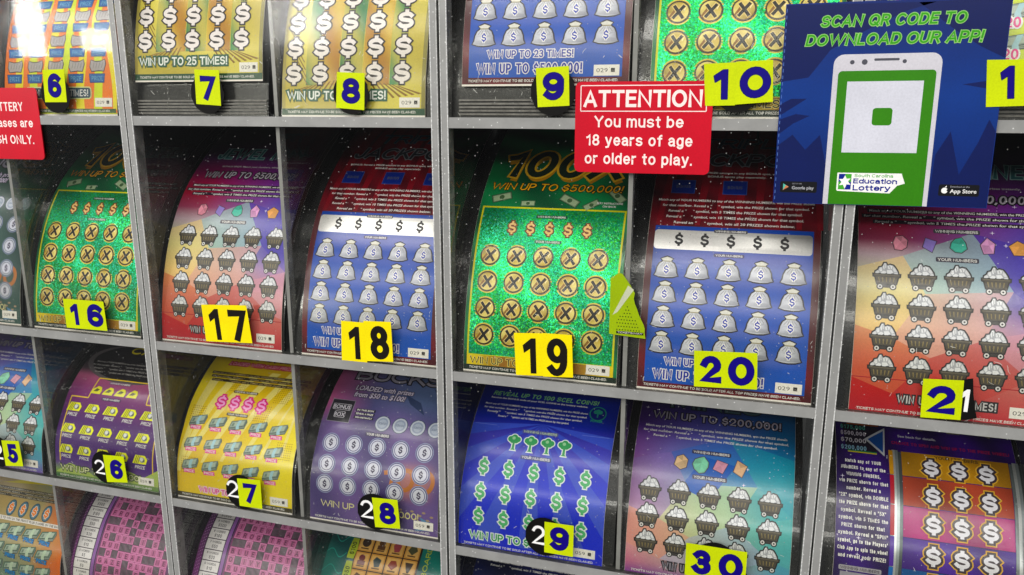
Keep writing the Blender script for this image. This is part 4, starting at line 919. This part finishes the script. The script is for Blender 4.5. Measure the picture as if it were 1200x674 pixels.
for k in range(4):
    X0 = 236.0*(k-2)-(.5 if k < 2 else 0); X1 = X0+235.6
    root = empty('ticket_dispenser', ((X0+118)*MM, 0, BASE*MM), TL[k], 'ticket dispenser', 'acrylic dispenser towers side by side')
    def B(name, bl, mats):
        o = boxes(name, [(b[0]-X0-118, b[1]-X0-118, b[2], b[3], b[4]-BASE, b[5]-BASE, b[6], b[7]) for b in bl], mats, root); return o
    for x0, x1, inner in ((X0+.4, X0+5.2, 1), (X1-5.0, X1-.2, 0)):
        pl = B('side_panel', [(x0, x1, 0, 9, BASE+.5, 250, 0, 1), (x0, x1, 9, 168, BASE+.5, 250, 2, 0)], [M_FROST, M_EDGE, M_WALL])
        # chipped rims of the panel face; their edge highlight is put into the pale colour
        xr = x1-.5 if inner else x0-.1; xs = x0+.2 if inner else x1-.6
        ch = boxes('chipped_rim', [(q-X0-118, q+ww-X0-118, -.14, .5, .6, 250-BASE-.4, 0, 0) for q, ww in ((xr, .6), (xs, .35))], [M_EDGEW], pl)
    for z in SHELF.values():
        sh = B('shelf', [(X0+5.4, X1-5.2, 1.2, 165, z-6.3, z, 0, 0)], [M_SMOKE])
        B('shelf_edge', [(X0+5.35, X1-5.15, .35, 1.1, z-6.4, z+.05, 0, 0)], [M_EDGE]).parent = sh
    B('back_panel', [(X0+5.5, X1-5.3, 168.5, 171, BASE+.6, 250, 0, 0)], [M_BACK])
    B('floor_panel', [(X0+5.5, X1-5.3, 1, 165, BASE+.4, BASE+6, 0, 0)], [M_SMOKE])
    for nm, zt, zb, pf in ROWS:
        B('middle_divider', [(X0+116.9, X0+119.6, 4.5, 11, zb+.2, zt-.2, 0, 1), (X0+116.9, X0+119.6, 11, 160, zb+.2, zt-.2, 2, 0)], [M_FROST, M_EDGE, M_WALL])
        B('front_pane', [(X0+5.5, X1-5.3, 1.3, 2.5, zb+.2, zt-.2, 1, 0)], [M_PANE, M_CLEAR])
        for tx in TX[k]:
            if tx == 366.0: continue
            if tx == -467.0 and nm == 'A': continue
            xx = tx+{'D': -5}.get(nm, 0)
            c = bpy.data.objects.new('ticket_chute', CH[nm]); COL.objects.link(c); c.parent = root
            c.location = ((xx-X0-118)*MM, 5*MM, (zb-BASE)*MM)
            B('retaining_lip', [(tx-3.5, tx+W+2.5, 3.0, 4.1, zb+.3, zb+43, 1, 0)], [M_LIP, M_CLEAR])
            B('tear_bar', [(tx-1, tx+W+1, 5.35, 5.95, zb+1.4+2.1*j, zb+2.5+2.1*j, 0, 0) for j in range(5)], [M_STEEL]) if nm == 'A' and tx in (-229.0, 11.5, 249.0) else None

# ---------------------------------------------------------------- tickets
def make_ticket(design, prof, dkey):
    a = Art(); design(a, prof)
    out = {}
    for n, items in a.parts.items():
        out[n] = build_part(n, items, prof, None, PM, mesh_only=True)
    return out
_cache = {}
def ticket(name, design, row, x0, label, group=None, dz=0, rz=0):
    prof = PC if row in 'CD' else PB
    key = design.__name__
    if key not in _cache: _cache[key] = make_ticket(design, prof, key)
    zb = {r[0]: r[2] for r in ROWS}[row]+dz
    root = empty(name, ((x0+W/2)*MM, 5*MM, (zb+1.1)*MM), label, 'lottery ticket', group, (0, math.radians(rz), 0))
    for n, me in _cache[key].items():
        o = bpy.data.objects.new(n, me); COL.objects.link(o); o.parent = root
    return root
G = 'scratch-off lottery tickets hanging in the dispenser'
ticket('scratch_ticket', d_orange, 'A', -350.2, 'orange and yellow scratch ticket with grey shields over blue prize tags, behind number 6', G)
ticket('scratch_ticket', d_gold, 'A', -229.5, 'gold scratch ticket with white dollar signs hanging a little high behind number 7', G, 23)
ticket('scratch_ticket', d_gold, 'A', -114.2, 'gold scratch ticket with white dollar signs resting on the shelf behind number 8', G)
ticket('scratch_ticket', d_bag, 'A', 12.8, 'blue money bag scratch ticket hanging in the top row behind number 9', G, 18.6)
ticket('scratch_ticket', d_green, 'A', 127.0, 'green scratch ticket with gold X coins in the top row behind number 10', G)
ticket('scratch_ticket', d_lime, 'A', 248.5, 'lime green scratch ticket with pink 20 dollar marks at the upper right corner', G, 12)
ticket('scratch_ticket', d_bucks_green, 'B', -467.0, 'dark grey green dollar coin scratch ticket, cut off by the left edge beside 16', G)
ticket('scratch_ticket', d_green, 'B', -351.0, 'green foil scratch ticket with gold X coins behind number 16', G)
ticket('scratch_ticket', d_cart, 'B', -229.0, 'red and rainbow scratch ticket with crystal mine carts behind number 17', G)
ticket('scratch_ticket', d_bag, 'B', -110.4, 'blue scratch ticket with money bags and a maroon border behind number 18', G)
ticket('scratch_ticket', d_green, 'B', 11.2, 'shiny green foil scratch ticket with gold X coins behind number 19', G)
ticket('scratch_ticket', d_bag, 'B', 126.2, 'blue scratch ticket with money bags and a maroon border behind number 20', G)
ticket('scratch_ticket', d_cart, 'B', 248.8, 'red and rainbow scratch ticket with crystal mine carts behind number 21', G, -1.6)
ticket('scratch_ticket', d_cart_teal, 'C', -466.5, 'teal and blue mine cart scratch ticket, cut off by the left edge behind number 25', G, -1.5)
ticket('scratch_ticket', d_cash, 'C', -350.0, 'purple and black scratch ticket with yellow cash rolls behind number 26', G, -1)
ticket('scratch_ticket', d_yellow, 'C', -229.5, 'yellow scratch ticket with bundles of banknotes and pink dollar signs behind number 27', G)
ticket('scratch_ticket', d_bucks, 'C', -112.0, 'purple scratch ticket with round dollar coins and a bonus box behind number 28', G)
ticket('scratch_ticket', d_rays, 'C', 5.6, 'bright blue scratch ticket with green dollar signs and palm trees behind number 29', G, -1.6)
ticket('scratch_ticket', d_cart_teal, 'C', 122.8, 'pastel pink to teal scratch ticket with crystal mine carts behind number 30', G, -1.2)
ticket('scratch_ticket', d_wheel, 'C', 249.5, 'purple scratch ticket with a prize wheel of coloured bands, under ticket 21', G)
ticket('scratch_ticket', d_notes, 'D', -466.0, 'tan and orange banknote scratch ticket with blue prize words, lower left corner', G)
ticket('scratch_ticket', d_cross, 'D', -356.0, 'pink crossword scratch ticket under the purple ticket numbered 26', G)
ticket('scratch_ticket', d_cross, 'D', -231.5, 'pink crossword scratch ticket under the yellow ticket numbered 27', G)
ticket('scratch_ticket', d_cards, 'D', -120.0, 'teal scratch ticket with a grid of gold picture cards under number 28', G)
ticket('scratch_ticket', d_night, 'D', 5.0, 'dark navy scratch ticket peeking out under the blue ticket numbered 29', G)

# ---------------------------------------------------------------- flat stickers and signs (x right, z up, mm, on the front face)
def slab(name, pts, y0, y1, parent, ox, oz, m):
    n = len(pts); V = [((x-ox)*MM, y*MM, (z-oz)*MM) for y in (y0, y1) for x, z in pts]
    A = sum(pts[i][0]*pts[(i+1) % n][1]-pts[(i+1) % n][0]*pts[i][1] for i in range(n))
    fr = list(range(n)); bk = list(range(n, 2*n))[::-1]
    if A < 0: fr, bk = fr[::-1], bk[::-1]
    F = [fr, bk]+[(i, (i+1) % n, n+(i+1) % n, n+i) if A < 0 else (n+i, n+(i+1) % n, (i+1) % n, i) for i in range(n)]
    me = bpy.data.meshes.new(name); me.from_pydata(V, [], F); me.materials.append(m); me.update()
    at = me.color_attributes.new('Col', 'FLOAT_COLOR', 'CORNER')
    o = bpy.data.objects.new(name, me); COL.objects.link(o); o.parent = parent
    return o, at, len(me.loops)
def paint(at, n, c): at.data.foreach_set('color', np.tile(np.array([*c, 1], np.float32), n))
def flat_part(a, name, parent, ox, oz, y, m, L0=0):
    items = a.parts[name]
    its = [(T-np.array([ox, oz]), L, c, 0) for T, L, c, _ in items]
    o = build_part(name, its, FLAT, parent, [m], x0=0, step=.02)
    o.location = (0, y*MM, 0)
    return o
ONE = [(.95, 0), (.52, 0), (.52, .70), (.08, .58), (.0, .80), (.62, 1), (.95, 1)]
def warp(T, quad, bx):
    """unit coordinates -> box inside the quad (TL, TR, BR, BL)"""
    u0, u1, v0, v1 = bx; u = u0+(u1-u0)*T[..., 0]; v = v0+(v1-v0)*T[..., 1]
    tl, tr, br, bl = [np.array(q) for q in quad]; u = u[..., None]; v = v[..., None]
    return (tl*(1-u)*v+tr*u*v+br*u*(1-v)+bl*(1-u)*(1-v))
def digit(a, ch, quad, bx, col, bold=.055, L=1, rim=None):
    tl, tr, br, bl = [np.array(q) for q in quad]
    w = np.hypot(*(tr-tl))*(bx[1]-bx[0]); h = np.hypot(*(tl-bl))*(bx[3]-bx[2])
    tk = {.055: .225, .07: .25, .08: .27, .012: .14, 0: .16}[bold]
    if ch == '1':
        T = np.array([[ONE[i] for i in t] for t in tessellate_polygon([[Vector((x, y, 0)) for x, y in ONE]])], float); T = warp(T, quad, bx)
        if rim:
            for k in range(8): a._put(T+np.array([math.cos(k*math.pi/4), math.sin(k*math.pi/4)])*.3, L-.5+k*.02, rim, 0)
        a._put(T, L, col, 0); return
    tk = min(tk, .34*w/h)
    P, pw, ph, tt = stroke_text(ch, h, w, tk)
    def tf(p): return [tuple(warp(np.array([(x+tt/2)/(pw+tt), (y+tt/2)/(ph+tt)]), quad, bx)) for x, y in p]
    for k, p in enumerate(P):
        p = tf(p)
        if rim: a._put(strip(p, tt+.7), L-.5+k*.05, rim, 0)
        a._put(strip(p, tt), L+k*.05, col, 0)
YEL = H('#c4d400'); YEL2 = H('#f2dc00'); RIM = H('#1c2440'); INK = H('#16130f')
def sticker(quad, digs, label, y=.55, col=YEL, ink=NAVY, bold=.055, dot=None, name='number_sticker', group='yellow number stickers', rim=RIM):
    cx = sum(q[0] for q in quad)/4; cz = sum(q[1] for q in quad)/4
    root = empty(name, (cx*MM, y*MM, cz*MM), label, 'number sticker', group)
    o, at, n = slab('label_card', quad, 0, .16, root, cx, cz, M_STICK); paint(at, n, col)
    for ch, bx in digs:
        a = Art(); a.part('digit'); digit(a, ch, quad, bx, ink, bold, rim=rim); flat_part(a, 'digit', root, cx, cz, -.03, M_STICK)
    return root
def dot(x, z, r, label, dig=None, cut=None):
    pts = [(x+r*c*(.97+.03*math.cos(3*i)), z+r*s) for i, (c, s) in enumerate(CIRC)] if not cut else cut
    root = empty('round_label', (x*MM, .8*MM, z*MM), label, 'round label', 'black round number labels behind the yellow stickers')
    o, at, n = slab('label_disc', pts, 0, .15, root, x, z, M_STICK); paint(at, n, H('#0e0d0c'))
    if dig:
        ch, q = dig; a = Art(); a.part('digit'); digit(a, ch, q, (0, 1, 0, 1), H('#f2f0ee'), bold=.012 if ch == '2' else 0, rim=None); flat_part(a, 'digit', root, x, z, -.03, M_STICK)
def quad(x0, x1, z0, z1, tilt=0): return [(x0, z1), (x1, z1), (x1, z0), (x0, z0)]
dot(-296.8, 15.4, 13.6, 'black round label peeking out under the yellow 6 sticker')
sticker([(-305.9, 32), (-286.5, 32.4), (-287.4, 9.5), (-307, 9.5)], [('6', (.2, .8, .15, .87))], 'yellow sticker with a blue 6 on the orange ticket')
dot(-168.3, 15, 13.4, 'black round label peeking out under the yellow 7 sticker')
sticker([(-176.9, 30.7), (-157.5, 30.2), (-158.1, 7), (-177.5, 8.2)], [('7', (.22, .82, .15, .82))], 'yellow sticker with a blue 7 below the raised gold ticket')
dot(-60.8, 14.6, 13.0, 'black round label peeking out under the yellow 8 sticker')
sticker([(-69.9, 27.9), (-50.5, 27), (-51.8, 4.3), (-71.7, 5.7)], [('8', (.2, .84, .16, .84))], 'yellow sticker with a blue 8 on the gold ticket')
dot(71.2, 15.2, 14.0, 'black round label peeking out under the yellow 9 sticker')
sticker([(60.7, 28.6), (80.6, 29.6), (81.3, 7.1), (62.1, 6.2)], [('9', (.2, .84, .17, .86))], 'yellow sticker with a blue 9 left of the red attention sign')
dot(175.9, 16.5, 13.2, 'black round label peeking out under the yellow 10 stickers')
sticker([(157.1, 29.6), (174.6, 30.2), (174.9, 7.3), (158.9, 7)], [('1', (.30, .76, .15, .84))], 'yellow sticker with the blue 1 of number 10, over the red attention sign corner', y=-.1)
sticker([(174.2, 30.5), (193.3, 31.2), (194.7, 9.2), (174.9, 7.7)], [('0', (.12, .94, .13, .85))], 'yellow sticker with the blue 0 of number 10, beside the blue app sign', y=-.3)
sticker([(-314.3, -137.5), (-276.1, -137.1), (-275.4, -160), (-314.2, -160.5)], [('1', (.15, .34, .13, .84)), ('6', (.56, .94, .12, .88))], 'yellow sticker with a blue 16 on the green ticket')
sticker([(-188.3, -132.9), (-150.4, -130.8), (-147.7, -158.5), (-186.7, -160.3)], [('1', (.13, .37, .05, .89)), ('7', (.56, .96, .04, .88))], 'bright yellow sticker with a black 17 on the red cart ticket', col=YEL2, ink=INK, bold=.07, rim=None)
sticker([(-75.7, -136), (-58.2, -136), (-57.2, -164.2), (-76.6, -164.2)], [('1', (.3, .78, .06, .88))], 'bright yellow sticker with the black 1 of number 18', col=YEL2, ink=INK, rim=None)
sticker([(-58.8, -134.7), (-38.4, -133.9), (-37.6, -161.8), (-57.1, -163)], [('8', (.18, .88, .05, .89))], 'bright yellow sticker with the black 8 of number 18', y=.35, col=YEL2, ink=INK, bold=.08, rim=None)
sticker([(47.5, -134.2), (66.9, -132.9), (67.6, -161.2), (49, -162.3)], [('1', (.28, .76, .05, .88))], 'bright yellow sticker with the black 1 of number 19', col=YEL2, ink=INK, rim=None)
sticker([(66.5, -132.7), (85.3, -132.4), (86.6, -160.2), (67.2, -161.5)], [('9', (.12, .84, .02, .90))], 'bright yellow sticker with the black 9 of number 19', y=.35, col=YEL2, ink=INK, bold=.08, rim=None)
sticker([(160.1, -135.7), (196.3, -134), (197.5, -156.4), (161.1, -158.2)], [('2', (.11, .43, .13, .86)), ('0', (.55, .95, .10, .87))], 'yellow sticker with a blue 20 on the blue money bag ticket')
dot(308.5, -150, 5, 'torn black label with a white 1 beside the yellow 2 sticker', ('1', quad(304.4, 308.9, -157.6, -144.6)), [(303, -139.6), (309.3, -138), (310.6, -147.6), (311.7, -153.3), (313.7, -160.6), (309, -162.2), (303, -162.9)])
sticker([(284.8, -140.6), (305, -139.6), (305.8, -162.6), (285.7, -163.3)], [('2', (.16, .82, .13, .83))], 'yellow sticker with a blue 2, the first digit of number 21')
q = lambda x0, x1, z0, z1: [(x0, z1), (x1, z1), (x1, z0), (x0, z0)]
dot(-405.1, -276, 14, 'black round label with a white 2 beside the yellow 5 at the left edge', ('2', q(-409.5, -400.2, -283, -269)))
sticker([(-399.1, -265.3), (-380.3, -263.5), (-379.4, -286.1), (-398.5, -288.1)], [('5', (.24, .80, .14, .86))], 'yellow sticker with a blue 5 at the left edge')
dot(-293.6, -275, 14, 'black round label with a white 2 beside the yellow 6 on the purple ticket', ('2', q(-304.2, -294.6, -281.6, -269.2)))
sticker([(-294.4, -264.2), (-274.2, -263), (-273.1, -285.2), (-293.5, -287.6)], [('6', (.26, .84, .14, .84))], 'yellow sticker with a blue 6 on the purple cash ticket')
dot(-167.4, -277.4, 14, 'black round label with a white 2 beside the yellow 7 on the yellow ticket', ('2', q(-180.2, -170.0, -283.0, -269.0)))
sticker([(-170.2, -266.6), (-149.9, -265.2), (-150, -288.8), (-169.8, -289.1)], [('7', (.24, .80, .17, .84))], 'yellow sticker with a blue 7 on the yellow banknote ticket')
dot(-56.6, -276.2, 14, 'black round label with a white 2 beside the yellow 8 on the purple coin ticket', ('2', q(-67.6, -57.6, -282.2, -268)))
sticker([(-58.1, -265.2), (-38.2, -264.1), (-36.8, -286.3), (-56.4, -288.1)], [('8', (.24, .86, .14, .86))], 'yellow sticker with a blue 8 on the purple coin ticket')
dot(69.2, -274.6, 14, 'black round label with a white 2 beside the yellow 9 on the bright blue ticket', ('2', q(60.2, 69.4, -281, -267)))
sticker([(69, -263.4), (88.9, -263.2), (88.7, -286.1), (69, -285.9)], [('9', (.2, .84, .14, .88))], 'yellow sticker with a blue 9 on the bright blue ticket')
dot(180, -274, 14.2, 'black round label peeking out above the yellow 30 sticker')
sticker([(161.7, -262.9), (198.9, -263), (198.9, -285.6), (161.7, -285.4)], [('3', (.12, .42, .1, .84)), ('0', (.56, .94, .1, .86))], 'yellow sticker with a blue 30 on the pastel cart ticket')
sticker([(295.4, 29.5), (316, 29.5), (318.6, 7.2), (297.6, 6.5)], [('1', (.30, .60, .17, .86))], 'yellow sticker with a blue 1 at the right edge, lapping over the blue app sign', y=-1.6)
sticker([(316, 29.3), (335, 30), (336.6, 7.2), (318.2, 6.7)], [('1', (.30, .66, .17, .86))], 'yellow sticker with a second blue 1, cut off by the right edge', y=-1.3)

# red notices
def notice(x0, x1, z0, z1, y, label, fn, skew=0):
    cx, cz = (x0+x1)/2, (z0+z1)/2
    root = empty('warning_sign', (cx*MM, y*MM, cz*MM), label, 'sign')
    o, at, n = slab('sign_plate', rrect(x0, z0, x1, z1, 3.2), 0, .7, root, cx, cz, M_SIGN); paint(at, n, H('#c4202f'))
    a = Art(); a.part('lettering'); fn(a); flat_part(a, 'lettering', root, cx, cz, -.03, M_SIGN)
PKW = H('#f6e4de')
def att(a):
    X0, X1, Z0, Z1 = 88.2, 159.6, 4.0, 18.4
    for s, e in (((X0, Z0), (X1, Z0)), ((X1, Z0), (X1, Z1)), ((X1, Z1), (X0, Z1)), ((X0, Z1), (X0, Z0))): a.line(s, e, .5, PKW, 1)
    a.text('ATTENTION', 123.6, 11.1, 9.6, PKW, 1, w=67.5, bold=.05)
    a.text('You must be', 122, -1.9, 6.5, PKW, 1, w=51, bold=.035)
    a.text('18 years of age', 122.4, -12.4, 6.5, PKW, 1, w=61, bold=.035)
    a.text('or older to play.', 122.2, -23.0, 6.5, PKW, 1, w=62, bold=.035)
notice(85.0, 163.0, -31.2, 20.6, .1, 'red ATTENTION sign saying players must be 18 years of age or older', att)
def red2(a):
    for t, z in (('ATTENTION', 11), ('LOTTERY', 6.4), ('purchases are', -5.4), ('CASH ONLY.', -17.4)):
        if t == 'ATTENTION': continue
        a.text(t, {'LOTTERY': -328.0, 'purchases are': -320.6, 'CASH ONLY.': -321.6}[t], z, 6.4 if t != 'purchases are' else 6.2, PKW, 1, w={'LOTTERY': 32, 'purchases are': 54, 'CASH ONLY.': 46}[t], al='r', bold=.035)
notice(-391.5, -313.6, -31.9, 19.8, .1, 'red sign cut off by the left edge, its lines ending in ONLY', red2)

# app sign
def app(root_label):
    x0, x1, z0, z1 = 198.2, 303.8, -45.2, 59.6; cx, cz = 251, 6.7
    root = empty('app_sign', (cx*MM, -1.2*MM, cz*MM), root_label, 'sign', None, (0, math.radians(-.35), 0))
    o, at, n = slab('sign_plate', [(x0, z0), (x1, z0), (x1, z1), (x0, z1)], 0, .9, root, cx, cz, M_SIGN); paint(at, n, H('#0f2c78'))
    a = Art(); a.part('background')
    D = H('#0a1850'); M = H('#10308a')
    a.grid(x0+.3, z0+.3, x1-.3, z1-.3, lambda u, v: ramp([(0, H('#0b1c5c')), (1, H('#10357e'))], 1-abs(v-5)/60), 1, 6)
    for p in ([(x0, 59), (x0, 20), (212, 22), (222, 36), (236, 44), (256, 54), (270, 58)], [(x1, 59), (x1, 30), (292, 36), (280, 44), (262, 58)],
              [(x0, -45), (x0, -14), (206, -8), (213, -16), (220, -8), (224, -24), (224, -45)], [(x1, -45), (x1, -6), (300, 0), (296, -12), (289, -28), (283, -6), (277, -18), (276, -45)],
              [(x0, 8), (x0, 2), (212, 11), (204, 11)], [(x1, 20), (x1, 14), (286, 17.5)], [(x0, -8), (x0, 0), (207, 3), (214, 2), (206, -2)]): a.poly([(min(x1-.3, max(x0+.3, px)), min(z1-.3, max(z0+.3, pz))) for px, pz in p], D, 2)
    for i in range(30): a.rect(x0+.6, z0+2+i*3.4, x0+.9, z0+3.8+i*3.4, H('#5c78b8'), 3)
    a.part('phone_picture')
    a.poly(rrect(224, -45, 275.6, 33.4, 5), H('#c9c6cc'), 3); a.rect(224, -45, 275.6, -38, H('#c9c6cc'), 3.1)
    a.poly(rrect(226.6, -45, 273.4, 25, 2), H('#347c14'), 4.2); a.rect(226.6, -45, 273.4, -38, H('#347c14'), 4.3)
    for x, r in ((233, 1.1), (239, 1.4), (258, 1.0)): a.poly(circ(x, 29.4, r), H('#4c4c54'), 5)
    a.poly(rrect(243.5, 29.9, 255.5, 31.1, .5), H('#4c4c54'), 5)
    a.rect(231.4, -17.2, 268, 19.6, H('#cfcfd8'), 5.2); a.poly(rrect(245, -3, 254.6, 6, 1.6), H('#347c14'), 6)
    a.part('logo_panel')
    a.poly([(230.4, -37.2), (230.4, -28.0), (262, -28.0), (264, -33.2), (260.4, -34.4), (257, -38.6), (231, -37.8)], WHITE, 5.4)
    a.rect(231.2, -37, 237.6, -28.6, H('#1d2a86'), 6); a.rect(234.4, -32.8, 237.6, -28.6, H('#4ca43c'), 6.6); a.rect(231.2, -37, 234.4, -32.8, H('#4ca43c'), 6.6)
    a.poly([(234.4, -29.4), (235.2, -31.2), (237.2, -31), (236, -32.6), (237.4, -34.4), (235.4, -34.2), (234.6, -36.6), (233.6, -34.4), (231.6, -34.8), (232.8, -33), (231.4, -31.4), (233.4, -31.4)], WHITE, 7.2)
    a.text('South Carolina', 239, -29.4, 1.7, H('#4ca43c'), 6.4, w=19, al='l', bold=.03)
    a.text('Education', 238.6, -32.3, 2.7, H('#1d2a86'), 6.4, w=21.6, al='l', bold=.07); a.text('Lottery', 238.6, -35.9, 3.0, H('#1d2a86'), 6.4, w=18.6, al='l', bold=.07)
    a.part('store_badges')
    for x in (201.5, 280.4):
        a.poly(rrect(x, -39.2, x+19, -33.2, .8), H('#0c0c10'), 4)
    a.poly([(203, -34.4), (203, -38), (206, -36.2)], H('#5cb4a0'), 5); a.poly([(203, -38), (206, -36.2), (204.4, -35.3)], H('#c8805c'), 5.6)
    a.text('Google play', 207.6, -36.6, 1.7, H('#a8a8ac'), 5, w=11.4, al='l'); a.text('GET IT ON', 207.6, -34.4, .7, H('#7c7c80'), 5, w=5, al='l')
    a.poly(circ(283.2, -36.4, 1.5), WHITE, 5); a.poly(circ(284.7, -36.2, .55), H('#0c0c10'), 5.6); a.poly([(283.2, -34.7), (284, -33.8), (284.1, -34.6)], WHITE, 5)
    a.text('App Store', 285.8, -36.6, 2.0, WHITE, 5, w=12.4, al='l', bold=.01); a.text('Download on the', 285.8, -34.3, .8, H('#8c8c90'), 5, w=9, al='l')
    a.part('headline')
    LG = H('#3f9a28'); O = (H('#8fc070'), .4)
    for tt, x, z, w in (('SCAN QR CODE TO', 250.5, 50.2, 68), ('DOWNLOAD OUR APP!', 251.2, 40.9, 83)):
        a.text(tt, x, z, 5.6, LG, 6, w=w, bold=.04, shear=.18, out=O)
    for n in list(a.parts): flat_part(a, n, root, cx, cz, -.03, M_SIGN)
app('square blue sign with a green phone picture inviting customers to download the app')

# torn scrap of a lime ticket between 19 and 20
P_ = [(113.3, -91.5), (115.4, -92.0), (118.4, -96), (120.6, -99), (121.6, -101), (123.2, -103.4), (122.7, -107), (123.4, -110), (124.9, -113.4), (126.2, -117), (127.4, -119.4), (129.2, -123), (129.9, -125.2), (130.0, -128.4), (130.6, -131.6), (120, -131), (108.2, -130.2), (108.2, -95)]
root = empty('torn_ticket_scrap', (119*MM, 3.4*MM, -112*MM), 'torn lime green corner of a ticket stuck beside the green ticket numbered 19', 'paper scrap')
root.location[1] = 2.8*MM
o, at, n = slab('scrap_paper', P_, 0, .12, root, 119, -112, M_STICK); paint(at, n, H('#a8c41c'))
a = Art(); a.part('scrap_print')
a.poly([(110, -118), (113, -116), (122.6, -101.5), (121.2, -100.4), (119, -99)], H('#d8dcc0'), 1)
for i in range(9):
    for j in range(8):
        x, z = 113+i*1.7+(j % 2)*.85, -127+j*2.1
        if x < 128.4-(z+127)*.62 and (z+127) < (x-109)*1.6: a.poly([(x+.42*math.cos(t), z+.42*math.sin(t)) for t in np.linspace(0, 5.2, 6)], H('#2c3c10'), 1.4)
a.rect(112.6, -129.6, 129.3, -127.9, H('#20280c'), 1.6); a.text('TICKETS MAY', 121, -128.7, 1.1, WHITE, 2.4, w=15.4, bold=.03)
flat_part(a, 'scrap_print', root, 119, -112, -.03, M_STICK)

# ---------------------------------------------------------------- camera
R = np.array([[0.957169, -0.00049, 0.28953], [0.06515, 0.974718, -0.213731], [-0.282105, 0.22344, 0.933001]])
fx = lambda r: Vector((r[0], r[2], -r[1])).normalized()
right, down, fwd = fx(R[0]), fx(R[1]), fx(R[2])
cd = bpy.data.cameras.new('camera'); cam = bpy.data.objects.new('camera', cd); COL.objects.link(cam)
M3 = Matrix((right, -down, -fwd)).transposed()
cam.matrix_world = Matrix.Translation((0.186663, -0.463931, 0.006642)) @ M3.to_4x4()
cd.sensor_width = 36; cd.lens = 36*925.6/1200; cd.clip_start = .01; cd.clip_end = 100
SC.camera = cam

# ---------------------------------------------------------------- light: the shop's ceiling tubes
wd = bpy.data.worlds.new('World'); SC.world = wd; wd.use_nodes = True
wn = wd.node_tree; bg = wn.nodes['Background']; bg.inputs[0].default_value = (.95, .97, 1, 1); bg.inputs[1].default_value = .27
def lamp(name, loc, tgt, sx, sy, power, col=(1, .98, .95)):
    l = bpy.data.lights.new(name, 'AREA'); l.shape = 'RECTANGLE'; l.size = sx; l.size_y = sy; l.energy = power; l.color = col
    o = bpy.data.objects.new(name, l); COL.objects.link(o); o.location = loc
    d = Vector(tgt)-Vector(loc); o.rotation_euler = d.to_track_quat('-Z', 'Y').to_euler()
    return o
lamp('ceiling_tube_light', (-.6, -1.55, 1.42), (0, 0, -.15), 5.2, .24, 64)
lamp('ceiling_tube_light', (-.6, -3.6, 1.35), (0, 0, -.15), 5.2, .30, 58)
lamp('ceiling_tube_light', (.2, -.75, 1.7), (0, 0, -.15), 3.0, .2, 19)
lamp('shop_window_light', (-3.97, -3.40, .47), (-.31, 0, .06), .14, .34, 5)
lamp('shop_window_light', (-3.66, -3.62, .40), (-.26, 0, .05), .22, .13, 2.5)
lamp('shop_window_light', (-2.42, -3.82, .57), (-.1, 0, .06), .32, .42, 16)
SC.view_settings.view_transform = 'Standard'; SC.view_settings.look = 'None'; SC.view_settings.exposure = 0.0; SC.view_settings.gamma = 1
SC.render.engine = 'CYCLES'
SC.cycles.max_bounces = 10; SC.cycles.transparent_max_bounces = 20; SC.cycles.diffuse_bounces = 2; SC.cycles.glossy_bounces = 2
SC.cycles.caustics_reflective = False; SC.cycles.caustics_refractive = False
